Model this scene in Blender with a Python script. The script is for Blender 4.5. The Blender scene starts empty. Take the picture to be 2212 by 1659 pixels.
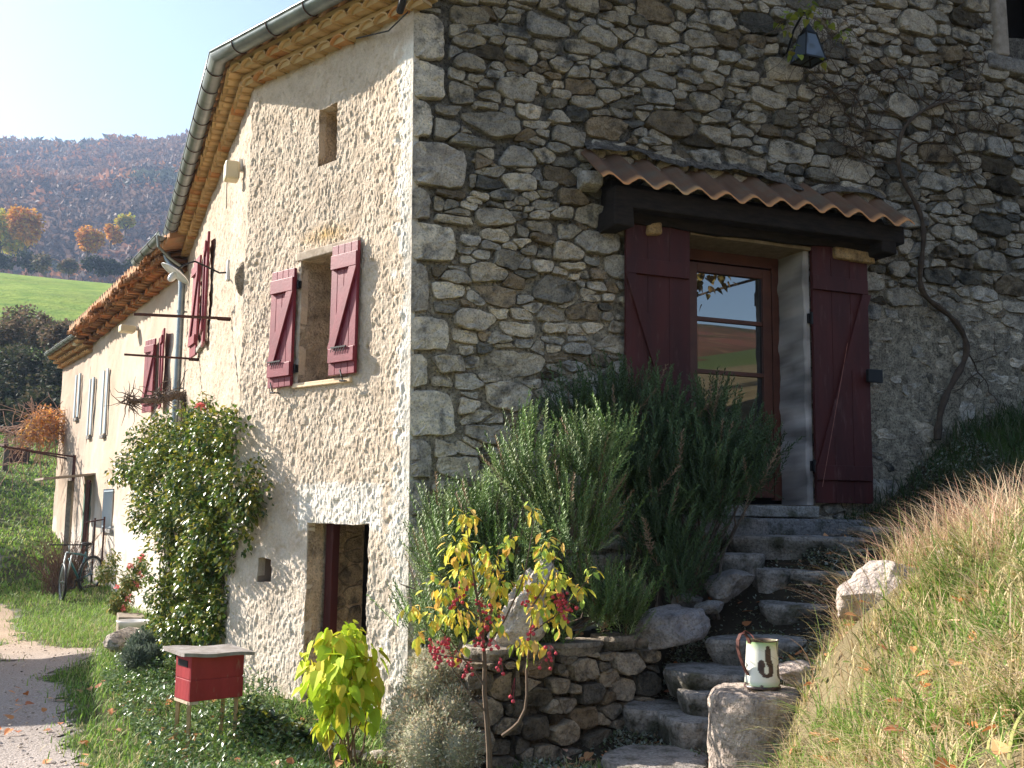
import bpy, math, random
import numpy as np
from math import radians, sin, cos, pi, atan2, hypot
from mathutils import Vector, Matrix

# ------------------------------------------------------------------ camera, sky, sun, exposure
SC = bpy.context.scene
COL = SC.collection
EYE = np.array([0.0, 0.0, 1.5])
PITCH, ROLL, FPX = 7.0, 0.8, 2280.0          # pixels of a 2212 x 1659 view
cam_d = bpy.data.cameras.new("camera")
cam = bpy.data.objects.new("camera", cam_d)
COL.objects.link(cam)
cam.location = EYE.tolist()
cam.rotation_euler = (Matrix.Rotation(radians(90 + PITCH), 3, 'X') @ Matrix.Rotation(radians(ROLL), 3, 'Z')).to_euler()
cam_d.sensor_width = 36.0
cam_d.lens = 36.0 * FPX / 2212.0
cam_d.clip_start = 0.05
cam_d.clip_end = 4000
SC.camera = cam
SUN_AZ, SUN_EL = -66.0, 29.0                 # azimuth clockwise from +Y
world = bpy.data.worlds.new("World")
SC.world = world
world.use_nodes = True
wn = world.node_tree
sky = wn.nodes.new("ShaderNodeTexSky")
sky.sky_type = 'NISHITA'
sky.sun_disc = False
sky.sun_elevation = radians(SUN_EL)
sky.sun_rotation = radians(SUN_AZ)
sky.altitude = 500
sky.air_density = 1.0
sky.dust_density = 1.7
sky.ozone_density = 1.0
wn.links.new(sky.outputs[0], wn.nodes["Background"].inputs[0])
wn.nodes["Background"].inputs[1].default_value = 0.086
sun_d = bpy.data.lights.new("sun", 'SUN')
sun = bpy.data.objects.new("sun", sun_d)
COL.objects.link(sun)
sun_d.energy = 5.0
sun_d.angle = radians(0.5)
sun_d.color = (1.0, 0.93, 0.84)
_a, _e = radians(SUN_AZ), radians(SUN_EL)
sdir = Vector((sin(_a) * cos(_e), cos(_a) * cos(_e), sin(_e)))
sun.rotation_euler = sdir.to_track_quat('Z', 'Y').to_euler()
sun.location = (sdir * 30)
SC.view_settings.view_transform = 'Standard'
SC.view_settings.look = 'None'
SC.view_settings.gamma = 1.0
SC.view_settings.exposure = 1.52
SC.cycles.max_bounces = 8
SC.cycles.volume_bounces = 0

# ------------------------------------------------------------------ helpers: noise, frames, mesh builder
rng = np.random.default_rng(7)
random.seed(7)

def _h(ix, iy, iz, seed):
    h = (ix.astype(np.int64) * 374761393 + iy.astype(np.int64) * 668265263 + iz.astype(np.int64) * 2147483647 + seed * 974634777) & 0xffffffff
    h = ((h ^ (h >> 13)) * 1274126177) & 0xffffffff
    h = ((h ^ (h >> 15)) * 2246822519) & 0xffffffff
    return ((h ^ (h >> 16)) & 0xffffff) / float(0xffffff)

def vnoise(p, seed=0):
    p = np.asarray(p, float)
    i = np.floor(p).astype(np.int64); f = p - i
    u = f * f * (3 - 2 * f)
    r = 0
    for dx in (0, 1):
        for dy in (0, 1):
            for dz in (0, 1):
                w = (u[:, 0] if dx else 1 - u[:, 0]) * (u[:, 1] if dy else 1 - u[:, 1]) * (u[:, 2] if dz else 1 - u[:, 2])
                r = r + w * _h(i[:, 0] + dx, i[:, 1] + dy, i[:, 2] + dz, seed)
    return r

def fbm(p, sc=1.0, oct=4, seed=0, gain=.5):
    p = np.asarray(p, float) * sc
    a, t, n = 1.0, 0, 0
    for k in range(oct):
        t = t + a * vnoise(p * (2 ** k) + k * 17.3, seed + k); n += a; a *= gain
    return t / n

def dirv(az):
    a = radians(az); return np.array([sin(a), cos(a), 0.0])

CR = np.array(Matrix.Rotation(radians(90 + PITCH), 3, 'X') @ Matrix.Rotation(radians(ROLL), 3, 'Z'))

def ray(x, y):
    d = CR @ np.array([x - 1106.0, 829.5 - y, -FPX]); return d / np.linalg.norm(d)

def at(x, y, depth):                      # a point on the sight line at a given distance along +Y
    q = ray(x, y); return EYE + q * depth / q[1]

def atz(x, y, z):
    q = ray(x, y); return EYE + q * ((z - EYE[2]) / q[2])

class Frame:                              # a wall: s along it, o outward, z up
    def __init__(f, P, az, out):
        f.P = np.array([P[0], P[1], 0.0]); f.az = az; f.d = dirv(az); f.n = dirv(az + 90 * out)
    def __call__(f, s, o, z):
        s, o, z = np.broadcast_arrays(np.asarray(s, float), np.asarray(o, float), np.asarray(z, float))
        r = f.P + s[..., None] * f.d + o[..., None] * f.n
        r[..., 2] += z
        return r
    def hit(f, x, y, o=0.0):
        P = f.P + f.n * o; q = ray(x, y); t = ((P - EYE) @ f.n) / (q @ f.n); X = EYE + q * t
        return float((X - P) @ f.d), float(X[2])

CORNER = np.array([-0.7056, 7.4, 0.0])
FR = Frame(CORNER, 68.0, 1)               # stone gable wall
FA = Frame(CORNER, -47.0, -1)             # skewed plaster wall beside it
SEAM = FA(2.18, 0, 0)
FB = Frame(SEAM, -21.5, -1)               # long plaster facade
H2P = FB(6.75, 0, 0)
FC = Frame(H2P, -30.5, -1)                # second house
H3P = FC(8.3, 0, 0)
FD = Frame(H3P, -33.0, -1)                # last house

class MB:
    def __init__(b): b.v = []; b.f = []; b.c = []; b.n = 0; b.m = []
    def add(b, V, F, col=None, mi=0):
        V = np.asarray(V, float).reshape(-1, 3)
        if isinstance(F, np.ndarray): fs = [F + b.n]
        else:
            by = {}
            for f in F: by.setdefault(len(f), []).append(f)
            fs = [np.array(x) + b.n for x in by.values()]
        b.f += fs; b.m += [mi] * len(fs)
        b.v.append(V)
        c = np.ones((len(V), 3)) if col is None else np.broadcast_to(np.asarray(col, float), (len(V), 3))
        b.c.append(c); b.n += len(V)
        return b
    def box(b, fr, s0, s1, o0, o1, z0, z1, col=None, jit=0.0):
        P = [(s, o, z) for z in (z0, z1) for o in (o0, o1) for s in (s0, s1)]
        P = np.array(P)
        if jit: P = P + rng.uniform(-jit, jit, P.shape)
        V = fr(P[:, 0], P[:, 1], P[:, 2]) if fr else P
        F = [(0, 1, 3, 2), (4, 6, 7, 5), (0, 4, 5, 1), (2, 3, 7, 6), (0, 2, 6, 4), (1, 5, 7, 3)]
        return b.add(V, F, col)
    def bar(b, a, c, w, h=None, col=None, up=(0, 0, 1)):
        a = np.array(a, float); c = np.array(c, float); h = h or w
        d = c - a; L = np.linalg.norm(d); d = d / L
        u = np.cross(d, up)
        if np.linalg.norm(u) < 1e-3: u = np.cross(d, (1, 0, 0))
        u /= np.linalg.norm(u); v = np.cross(u, d)
        V = [p + u * x * w / 2 + v * y * h / 2 for p in (a, c) for x, y in ((-1, -1), (1, -1), (1, 1), (-1, 1))]
        return b.add(V, [(0, 1, 2, 3), (7, 6, 5, 4), (0, 4, 5, 1), (1, 5, 6, 2), (2, 6, 7, 3), (3, 7, 4, 0)], col)
    def tube(b, pts, r, n=8, col=None, caps=True):
        pts = np.array(pts, float); k = len(pts)
        r = np.broadcast_to(np.asarray(r, float), (k,))
        t = np.gradient(pts, axis=0); t /= np.linalg.norm(t, axis=1)[:, None] + 1e-9
        ref = np.array([0.13, 0.21, 0.97]); 
        if abs(t[0] @ ref) > .9: ref = np.array([0.9, .3, .1])
        V = []
        u = np.cross(t[0], ref); u /= np.linalg.norm(u)
        for i in range(k):
            u = u - t[i] * (u @ t[i]); u /= np.linalg.norm(u); w = np.cross(t[i], u)
            for j in range(n):
                a = 2 * pi * j / n; V.append(pts[i] + (u * cos(a) + w * sin(a)) * r[i])
        F = [(i * n + j, i * n + (j + 1) % n, (i + 1) * n + (j + 1) % n, (i + 1) * n + j) for i in range(k - 1) for j in range(n)]
        b.add(V, F, col)
        if caps:
            b.f.append(np.array([[b.n - k * n + j for j in range(n)][::-1]])); b.m.append(0)
            b.f.append(np.array([[b.n - n + j for j in range(n)]])); b.m.append(0)
        return b
    def inst(b, tv, tf, pos, R, sc, col):
        """many copies of one small template inside this mesh (leaves, needles, blades)"""
        tv = np.asarray(tv, float); tf = np.asarray(tf)
        N = len(pos); k = len(tv)
        sc = np.asarray(sc, float)
        if sc.ndim == 1: sc = sc[:, None]
        V = np.einsum('nij,nkj->nki', R, tv[None] * sc[:, None, :] * np.ones((N, 1, 3))) + pos[:, None]
        F = tf[None] + (np.arange(N) * k)[:, None, None]
        C = np.repeat(np.asarray(col, float), k, axis=0)
        b.f.append(F.reshape(-1, tf.shape[1]) + b.n); b.m.append(0)
        b.v.append(V.reshape(-1, 3)); b.c.append(C); b.n += N * k
        return b
    def build(b, name, mat, parent=None, smooth=False, bevel=0.0, seg=2):
        V = np.concatenate(b.v) if b.v else np.zeros((0, 3))
        base = np.zeros(3)
        p = parent
        while p is not None:
            base = base + np.array(p.location); p = p.parent
        if parent is None:
            loc = np.array([V[:, 0].mean(), V[:, 1].mean(), V[:, 2].min()])
        else: loc = np.zeros(3)
        me = bpy.data.meshes.new(name)
        fl = [np.asarray(f).reshape(len(f), -1) for f in b.f]
        tot = sum(f.size for f in fl); nf = sum(len(f) for f in fl)
        me.vertices.add(len(V)); me.vertices.foreach_set('co', (V - base - loc).astype(np.float32).ravel())
        me.loops.add(tot); me.loops.foreach_set('vertex_index', np.concatenate([f.ravel() for f in fl]).astype(np.int32))
        sizes = np.concatenate([np.full(len(f), f.shape[1]) for f in fl]).astype(np.int32)
        st = np.concatenate([[0], np.cumsum(sizes)[:-1]]).astype(np.int32)
        me.polygons.add(nf); me.polygons.foreach_set('loop_start', st); me.polygons.foreach_set('loop_total', sizes)
        me.polygons.foreach_set('material_index', np.concatenate([np.full(len(f), m) for f, m in zip(fl, b.m)]).astype(np.int32))
        me.polygons.foreach_set('use_smooth', np.full(nf, bool(smooth)))
        me.update(calc_edges=True)
        ca = me.color_attributes.new('Col', 'FLOAT_COLOR', 'POINT')
        C = np.concatenate(b.c); ca.data.foreach_set('color', np.hstack([C, np.ones((len(C), 1))]).astype(np.float32).ravel())
        for m in (mat if isinstance(mat, (list, tuple)) else [mat]): me.materials.append(m)
        o = bpy.data.objects.new(name, me); COL.objects.link(o)
        o.location = loc.tolist()
        if parent is not None: o.parent = parent
        if bevel:
            md = o.modifiers.new('bevel', 'BEVEL'); md.width = bevel; md.segments = seg; md.limit_method = 'ANGLE'
        return o

def thing(name, loc, label, cat, group=None):
    o = bpy.data.objects.new(name, None); COL.objects.link(o)
    o.location = [float(v) for v in loc]; o.empty_display_size = .2
    return tag(o, label, cat, group)

def tag(o, label=None, cat=None, group=None, kind=None):
    if label: o['label'] = label
    if cat: o['category'] = cat
    if group: o['group'] = group
    if kind: o['kind'] = kind
    return o

# ------------------------------------------------------------------ helpers: materials
MATS = {}
def mat(name, c1, c2=None, sc=6.0, rough=.8, bump=0.0, bsc=40.0, attr=False, metal=0.0, transl=0.0, spec=.3, speck=0.0, ssc=70.0,
        lo=.35, hi=.65, c3=None, sc3=2.0, lo3=.55, hi3=.7, stretch=None, bdet=6):
    m = bpy.data.materials.new(name); m.use_nodes = True; MATS[name] = m
    nt = m.node_tree; N = nt.nodes; L = nt.links
    P = N['Principled BSDF']; out = N['Material Output']
    tc = N.new('ShaderNodeTexCoord'); vec = tc.outputs['Object']
    if stretch:
        mp = N.new('ShaderNodeMapping'); mp.inputs['Scale'].default_value = stretch; L.new(vec, mp.inputs[0]); vec = mp.outputs[0]
    def noise(s, det=6):
        n = N.new('ShaderNodeTexNoise'); n.inputs['Scale'].default_value = s; n.inputs['Detail'].default_value = det
        n.inputs['Roughness'].default_value = .6; L.new(vec, n.inputs['Vector']); return n.outputs['Fac']
    def ramp(f, a, b_):
        r = N.new('ShaderNodeMapRange'); r.inputs[1].default_value = a; r.inputs[2].default_value = b_; L.new(f, r.inputs[0]); return r.outputs[0]
    def mix(f, a, b_, mode='MIX'):
        x = N.new('ShaderNodeMix'); x.data_type = 'RGBA'; x.blend_type = mode
        if isinstance(f, (int, float)): x.inputs[0].default_value = f
        else: L.new(f, x.inputs[0])
        for i, v in ((6, a), (7, b_)):
            if isinstance(v, tuple): x.inputs[i].default_value = (*v, 1)
            else: L.new(v, x.inputs[i])
        return x.outputs[2]
    col = c1
    if c2 is not None: col = mix(ramp(noise(sc), lo, hi), c1, c2)
    if c3 is not None: col = mix(ramp(noise(sc3, 8), lo3, hi3), col, c3)
    if speck:                                  # fine grains, pits and lichen dots
        col = mix(ramp(noise(ssc, 3), .50, .62), col, mix(speck, (1, 1, 1), (.30, .29, .28)) if False else mix(1.0, col, (1 - speck, 1 - speck, 1 - speck), 'MULTIPLY'))
        col = mix(ramp(noise(ssc * .62, 2), .58, .70), col, mix(1.0, col, (1 + speck * .7, 1 + speck * .7, 1 + speck * .65), 'MULTIPLY'))
    if attr:
        a = N.new('ShaderNodeAttribute'); a.attribute_name = 'Col'
        col = mix(1.0, col, a.outputs['Color'], 'MULTIPLY')
    if isinstance(col, tuple): P.inputs['Base Color'].default_value = (*col, 1)
    else: L.new(col, P.inputs['Base Color'])
    P.inputs['Roughness'].default_value = rough; P.inputs['Metallic'].default_value = metal
    P.inputs['Specular IOR Level'].default_value = spec
    if bump:
        bn = N.new('ShaderNodeBump'); bn.inputs['Distance'].default_value = bump; bn.inputs['Strength'].default_value = 1
        L.new(noise(bsc, bdet), bn.inputs['Height']); L.new(bn.outputs[0], P.inputs['Normal'])
    if transl:
        t = N.new('ShaderNodeBsdfTranslucent'); ms = N.new('ShaderNodeMixShader'); ms.inputs[0].default_value = transl
        if isinstance(col, tuple): t.inputs[0].default_value = (*col, 1)
        else: L.new(col, t.inputs[0])
        L.new(P.outputs[0], ms.inputs[1]); L.new(t.outputs[0], ms.inputs[2]); L.new(ms.outputs[0], out.inputs[0])
    return m

W1 = (1.0, 1.0, 1.0)
m_plasterA = mat('rough_render', (.68, .56, .43), (.57, .45, .33), sc=7, speck=.12, ssc=60, bump=.010, bsc=52, attr=True, rough=.95, spec=.1, lo=.42, hi=.68, bdet=8)
m_plasterB = mat('old_render', (.58, .49, .39), (.46, .37, .28), sc=6, speck=.2, ssc=50, bump=.011, bsc=40, attr=True, rough=.95, spec=.1, lo=.3, hi=.8, bdet=8)
m_plasterC = mat('smooth_render', (.56, .475, .385), (.46, .37, .29), sc=1.2, bump=.004, bsc=25, attr=True, rough=.95, spec=.1, lo=.3, hi=.8)
m_stone = mat('limestone', (1.05, .98, .88), (.66, .62, .58), sc=9, bump=.030, bsc=26, attr=True, rough=.95, spec=.08, lo=.40, hi=.62,
              c3=(.25, .25, .255), sc3=6, lo3=.53, hi3=.66, bdet=10, speck=.38, ssc=75)
m_mortar = mat('lime_mortar', (1.0, .98, .92), (.42, .41, .40), sc=14, bump=.030, bsc=60, attr=True, rough=.98, spec=.05, bdet=8, speck=.55, ssc=55)
m_rock = mat('weathered_rock', (.54, .49, .43), (.30, .27, .24), sc=9, speck=.35, ssc=60, bump=.045, bsc=26, attr=True, rough=.92, spec=.15, c3=(.13, .12, .11), sc3=9, lo3=.6, hi3=.75, bdet=9)
m_slab = mat('step_stone', (.40, .38, .36), (.25, .24, .23), sc=7, speck=.4, ssc=60, bump=.040, bsc=26, attr=True, rough=.95, spec=.06, bdet=9, c3=(.13, .13, .10), sc3=7, lo3=.52, hi3=.68)
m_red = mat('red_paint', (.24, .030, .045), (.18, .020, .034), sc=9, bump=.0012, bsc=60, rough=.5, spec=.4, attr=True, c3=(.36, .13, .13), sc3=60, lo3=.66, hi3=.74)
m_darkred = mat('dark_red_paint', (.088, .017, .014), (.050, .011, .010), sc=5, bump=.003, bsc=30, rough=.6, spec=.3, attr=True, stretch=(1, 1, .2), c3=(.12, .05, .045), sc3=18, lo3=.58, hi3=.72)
m_boxred = mat('letterbox_red', (.34, .030, .035), (.24, .02, .025), sc=8, bump=.003, bsc=30, rough=.55, spec=.3, attr=True, stretch=(1, 1, .3), c3=(.30, .12, .09), sc3=26, lo3=.60, hi3=.70)
m_brown = mat('varnished_brown_wood', (.13, .045, .026), (.09, .03, .018), sc=8, rough=.45, spec=.4, bump=.001, bsc=40)
m_beam = mat('dark_old_oak', (.035, .026, .020), (.018, .014, .012), sc=8, bump=.006, bsc=20, rough=.9, stretch=(1, 1, 5), spec=.15, attr=True)
m_wood = mat('weathered_wood', (.34, .29, .24), (.22, .18, .14), sc=14, bump=.004, bsc=40, rough=.9, attr=True)
m_tile = mat('terracotta_tile', (.52, .28, .15), (.40, .24, .14), sc=6, bump=.003, bsc=50, attr=True, rough=.9, spec=.1, c3=(.42, .34, .22), sc3=4, lo3=.5, hi3=.7)
m_genoise = mat('ochre_tile_underside', (.60, .42, .22), (.50, .32, .15), sc=5, bump=.004, bsc=40, attr=True, rough=.95, spec=.1)
m_zinc = mat('zinc', (.30, .34, .34), (.20, .23, .24), sc=5, rough=.42, metal=.75, bump=.001, bsc=20, spec=.5, attr=True)
m_rust = mat('rusty_iron', (.10, .040, .030), (.055, .025, .02), sc=30, bump=.001, bsc=120, rough=.8, attr=True)
m_black = mat('black_iron', (.015, .015, .016), rough=.5)
m_white = mat('white_enamel', (.72, .72, .70), rough=.35, spec=.5)
m_leaf = mat('leaf', W1, attr=True, rough=.42, spec=.5, transl=.32)
m_leafm = mat('matt_leaf', W1, attr=True, rough=.7, spec=.2, transl=.25)
m_bark = mat('bark', (.16, .12, .09), (.09, .07, .055), sc=20, bump=.004, bsc=60, attr=True, rough=.9)
m_ground = mat('soil', W1, (.6, .6, .6), sc=3, bump=.02, bsc=14, attr=True, rough=1, spec=.05, lo=.3, hi=.7, bdet=9)
m_gravel = mat('gravel', (.40, .355, .31), (.25, .22, .19), sc=45, bump=.02, bsc=55, attr=True, rough=.95, spec=.1, c3=(.52, .47, .43), sc3=90, lo3=.5, hi3=.6, bdet=3)
m_dark = mat('dark_interior', (.02, .017, .015), rough=1, spec=0)  # near-black that paints in the dark of unlit openings
m_blue = mat('grey_blue_paint', (.42, .50, .55), rough=.6)
m_cloud_hill = mat('hill_ground', (.20, .14, .09), (.12, .12, .07), sc=.02, rough=1, spec=0)
m_hill2 = mat('mirrored_hill', (.16, .075, .05), (.035, .05, .022), sc=.035, rough=1, spec=0, c3=(.20, .13, .07), sc3=.2)
m_field = mat('field_grass', (.27, .34, .06), (.15, .24, .04), sc=.35, rough=1, spec=.05, bump=.3, bsc=1.5, attr=True, c3=(.22, .26, .06), sc3=.12, lo3=.5, hi3=.75)
gm = bpy.data.materials.new('window_glass'); gm.use_nodes = True
_n = gm.node_tree; _p = _n.nodes['Principled BSDF']
_p.inputs['Base Color'].default_value = (.006, .007, .008, 1); _p.inputs['Roughness'].default_value = .01
_p.inputs['Specular IOR Level'].default_value = 1.0; _p.inputs['IOR'].default_value = 1.9
m_glass = gm
# ------------------------------------------------------------------ masonry and render generators
def grid_wall(mb, fr, sl, zl, holes, disp, colf, warp=None, thick=.06, pos=None):
    """a displaced sheet on a wall frame with rectangular openings whose edges turn inward"""
    sl = np.array(sl); zl = np.array(zl)
    S, Z = np.meshgrid(sl, zl, indexing='ij')
    s = S.ravel(); z = Z.ravel(); ns, nz = S.shape
    ds, dz = (warp(s, z) if warp else (0, 0))
    o = disp(s, z)
    V = pos(s + ds, o, z + dz) if pos else fr(s + ds, o, z + dz)
    Vi = pos(s + ds, o * 0 - thick, z + dz) if pos else fr(s + ds, o * 0 - thick, z + dz)
    C = colf(s, z)
    keep = np.ones((ns - 1, nz - 1), bool)
    cs = (sl[1:] + sl[:-1]) / 2; cz = (zl[1:] + zl[:-1]) / 2
    for (a, b, c, d) in holes:
        keep &= ~(((cs > a) & (cs < b))[:, None] & ((cz > c) & (cz < d))[None, :])
    idx = np.arange(ns * nz).reshape(ns, nz)
    I, J = np.where(keep)
    F = np.stack([idx[I, J], idx[I + 1, J], idx[I + 1, J + 1], idx[I, J + 1]], 1)
    n = ns * nz
    E = []
    kp = np.pad(keep, 1)
    for i, j in zip(I, J):
        if not kp[i, j + 1]: E.append((idx[i, j + 1], idx[i, j]))
        if not kp[i + 2, j + 1]: E.append((idx[i + 1, j], idx[i + 1, j + 1]))
        if not kp[i + 1, j]: E.append((idx[i, j], idx[i + 1, j]))
        if not kp[i + 1, j + 2]: E.append((idx[i + 1, j + 1], idx[i, j + 1]))
    E = np.array(E)
    F2 = np.stack([E[:, 1], E[:, 0], E[:, 0] + n, E[:, 1] + n], 1)
    mb.add(np.vstack([V, Vi]), np.vstack([F, F2]), np.vstack([C, C]))
    return mb

def lines(a, b, step, extra=()):
    L = list(np.arange(a, b, step)) + [b]
    for e in extra:
        if a < e < b:
            k = int(np.argmin([abs(x - e) for x in L])); L[k] = e
    return sorted(L)

def clip(poly, a, b, c):
    """keep a*x+b*y<=c"""
    out = []; n = len(poly)
    for i in range(n):
        p = poly[i]; q = poly[(i + 1) % n]
        dp = a * p[0] + b * p[1] - c; dq = a * q[0] + b * q[1] - c
        if dp <= 0: out.append(p)
        if (dp < 0 < dq) or (dq < 0 < dp):
            t = dp / (dp - dq); out.append((p[0] + (q[0] - p[0]) * t, p[1] + (q[1] - p[1]) * t))
    return out

def cells(x0, x1, y0, y1, radii, seed, ani=1.55, blocks=(), keepf=None):
    """irregular stone outlines: a power diagram of randomly packed stones of several sizes"""
    R = random.Random(seed); pts = []; G = {}; gs = .2
    Y0, Y1 = y0 * ani, y1 * ani
    def ok(x, y, r):
        gx, gy = int(x // gs), int(y // gs)
        for i in range(gx - 2, gx + 3):
            for j in range(gy - 2, gy + 3):
                for k in G.get((i, j), ()):
                    p = pts[k]
                    if (p[0] - x) ** 2 + (p[1] - y) ** 2 < ((p[2] + r) * .92) ** 2: return False
        return True
    def inb(x, y):
        return any(b[0] < x < b[1] and b[2] * ani < y < b[3] * ani for b in blocks)
    for (rlo, rhi, tries) in radii:
        for _ in range(tries):
            x = R.uniform(x0, x1); y = R.uniform(Y0, Y1); r = R.uniform(rlo, rhi)
            if keepf and not keepf(x, y / ani): continue
            if inb(x, y): continue
            if ok(x, y, r):
                G.setdefault((int(x // gs), int(y // gs)), []).append(len(pts)); pts.append((x, y, r))
    out = []
    for i, (x, y, r) in enumerate(pts):
        poly = [(x - .42, y - .42), (x + .42, y - .42), (x + .42, y + .42), (x - .42, y + .42)]
        gx, gy = int(x // gs), int(y // gs); nb = []
        for a in range(gx - 3, gx + 4):
            for b in range(gy - 3, gy + 4): nb += [k for k in G.get((a, b), ()) if k != i]
        nb.sort(key=lambda k: (pts[k][0] - x) ** 2 + (pts[k][1] - y) ** 2)
        for k in nb[:34]:
            q = pts[k]; A = 2 * (q[0] - x); B = 2 * (q[1] - y)
            c = q[0] ** 2 + q[1] ** 2 - q[2] ** 2 - (x * x + y * y - r * r)
            poly = clip(poly, A, B, c)
            if len(poly) < 3: break
        if len(poly) < 3: continue
        poly = [(p[0], p[1] / ani) for p in poly]; yy = y / ani
        for A_, B_, c_ in ((-1, 0, -x0), (1, 0, x1), (0, -1, -y0), (0, 1, y1)):
            if poly: poly = clip(poly, A_, B_, c_)
        for b in blocks:
            if not poly: break
            xs = [p[0] for p in poly]; ys = [p[1] for p in poly]
            if max(xs) <= b[0] or min(xs) >= b[1] or max(ys) <= b[2] or min(ys) >= b[3]: continue
            best = None
            for (A, B, c, side) in ((1, 0, b[0], x < b[0]), (-1, 0, -b[1], x > b[1]), (0, 1, b[2], yy < b[2]), (0, -1, -b[3], yy > b[3])):
                if not side: continue
                q = clip(poly, A, B, c)
                if len(q) > 2:
                    ar = abs(sum(q[k][0] * q[(k + 1) % len(q)][1] - q[(k + 1) % len(q)][0] * q[k][1] for k in range(len(q))))
                    if best is None or ar > best[0]: best = (ar, q)
            poly = best[1] if best else None
        if poly and len(poly) > 2: out.append((poly, r))
    return out

def stone(mb, pos, poly, gap, h, col, seed, n=18, flat=.5, tilt=.10, o0=-.04, rnd=1):
    """one dressed or rough stone standing out of the wall: rings from the bed joint to a faceted face"""
    P = np.array(poly); c = P.mean(0)
    for _ in range(rnd):                       # knock the corners off
        Q = np.roll(P, -1, 0); P = np.stack([P * .86 + Q * .14, P * .14 + Q * .86], 1).reshape(-1, 2)
    d = np.linalg.norm(np.roll(P, -1, 0) - P, axis=1); cum = np.concatenate([[0], np.cumsum(d)]); T = cum[-1]
    if T < .05: return
    t = np.linspace(0, T, n, endpoint=False); PP = np.vstack([P, P[:1]])
    X = np.stack([np.interp(t, cum, PP[:, k]) for k in (0, 1)], 1)
    rel = X - c; R = np.linalg.norm(rel, axis=1); size = R.mean()
    if size < .014: return
    R_ = np.random.default_rng(seed)
    wob = (vnoise(np.stack([X[:, 0] * 22, X[:, 1] * 22, X[:, 0] * 0 + seed % 97], 1), 3) - .5) * min(.020, size * .30)
    X = c + rel * np.maximum(.3, (R - gap + wob) / R)[:, None]
    tx, ty = R_.uniform(-tilt, tilt, 2)
    hs = [o0, h * .60, h * .93, h]; sh = [1.01, 1.0, .975, .86]
    V = []
    for k, (hh, s_) in enumerate(zip(hs, sh)):
        if k < 3: Y = c + (X - c) * s_
        else: Y = X - (X - c) / np.maximum(R, 1e-3)[:, None] * np.minimum(.009 + .014 * flat, R * .25)[:, None]
        o = hh + (0 if k == 0 else 1) * ((Y[:, 0] - c[0]) * tx + (Y[:, 1] - c[1]) * ty)
        if k: o = o + (vnoise(np.stack([Y[:, 0] * 30, Y[:, 1] * 30, Y[:, 0] * 0 + seed % 89], 1), 5) - .5) * .008 * (k)
        V.append(pos(Y[:, 0], o, Y[:, 1]))
    Y = c + (X - c) * .42
    o = h * 1.02 + ((Y[:, 0] - c[0]) * tx + (Y[:, 1] - c[1]) * ty) + (vnoise(np.stack([Y[:, 0] * 25, Y[:, 1] * 25, Y[:, 0] * 0 + seed % 71], 1), 6) - .5) * .022
    V.append(pos(Y[:, 0], o, Y[:, 1])); V.append(pos(c[:1], np.array([h * 1.02]), c[1:2]))
    F = [(k * n + i, k * n + (i + 1) % n, (k + 1) * n + (i + 1) % n, (k + 1) * n + i) for k in range(4) for i in range(n)]
    F += [(4 * n + i, 4 * n + (i + 1) % n, 5 * n) for i in range(n)]
    C = np.tile(np.array(col), (5 * n + 1, 1))
    mb.add(np.vstack(V), F, C)

def blocky(poly, R):
    """trim an outline towards a block with fairly level bed faces"""
    a = radians(R.gauss(0, 7)); c_, s_ = cos(a), sin(a)
    for (ux, uy, lo, hi) in ((-s_, c_, .05, .19), (s_, -c_, .05, .19), (c_, s_, .01, .13), (-c_, -s_, .01, .13)):
        d = [p[0] * ux + p[1] * uy for p in poly]; m = max(d); w = m - min(d)
        q = clip(poly, ux, uy, m - w * R.uniform(lo, hi))
        if len(q) > 2: poly = q
    if R.random() < .35:
        a = R.uniform(0, 2 * pi); d = [p[0] * cos(a) + p[1] * sin(a) for p in poly]; m = max(d); w = m - min(d); q = clip(poly, cos(a), sin(a), m - w * R.uniform(.08, .22))
        if len(q) > 2: poly = q
    return poly

def stone_col(s, z, R, dark=.5):
    r = R.random()
    if r < .50: c = np.array([.66, .59, .49])
    elif r < .74: c = np.array([.58, .545, .49])
    elif r < .88: c = np.array([.70, .64, .55])
    else: c = np.array([.36, .29, .21])
    c = c * R.uniform(.85, 1.22)
    if R.random() < dark: c = c * np.array([.56, .58, .60]) * R.uniform(.55, 1.0)
    return c

def icos(sub):
    import bmesh
    bm = bmesh.new(); bmesh.ops.create_icosphere(bm, subdivisions=sub, radius=1.0)
    bm.verts.ensure_lookup_table()
    V = np.array([v.co[:] for v in bm.verts]); F = np.array([[v.index for v in f.verts] for f in bm.faces]); bm.free()
    return V, F
ICO = {k: icos(k) for k in (1, 2, 3, 5)}

def rock(mb, c, size, seed=0, rotz=0.0, tilt=(0, 0), rough=.16, cuts=7, col=(1, 1, 1), sub=5, cutd=.72, fine=.05):
    V, F = ICO[sub]; V = V.copy(); R = np.random.default_rng(seed)
    for _ in range(cuts):
        n = R.normal(size=3); n /= np.linalg.norm(n); d = R.uniform(cutd, .95)
        k = V @ n; V = V - np.maximum(0, k - d)[:, None] * n * .9
    V = V * (1 + rough * (fbm(V, 1.7, 3, seed) - .5)[:, None] * 2)
    V = V + (fbm(V, 7, 3, seed + 9) - .5)[:, None] * fine * 2 * V
    V = V * np.array(size)
    M_ = np.array((Matrix.Rotation(rotz, 3, 'Z') @ Matrix.Rotation(tilt[0], 3, 'X') @ Matrix.Rotation(tilt[1], 3, 'Y')))
    mb.add(V @ M_.T + np.array(c), F, col)

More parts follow.
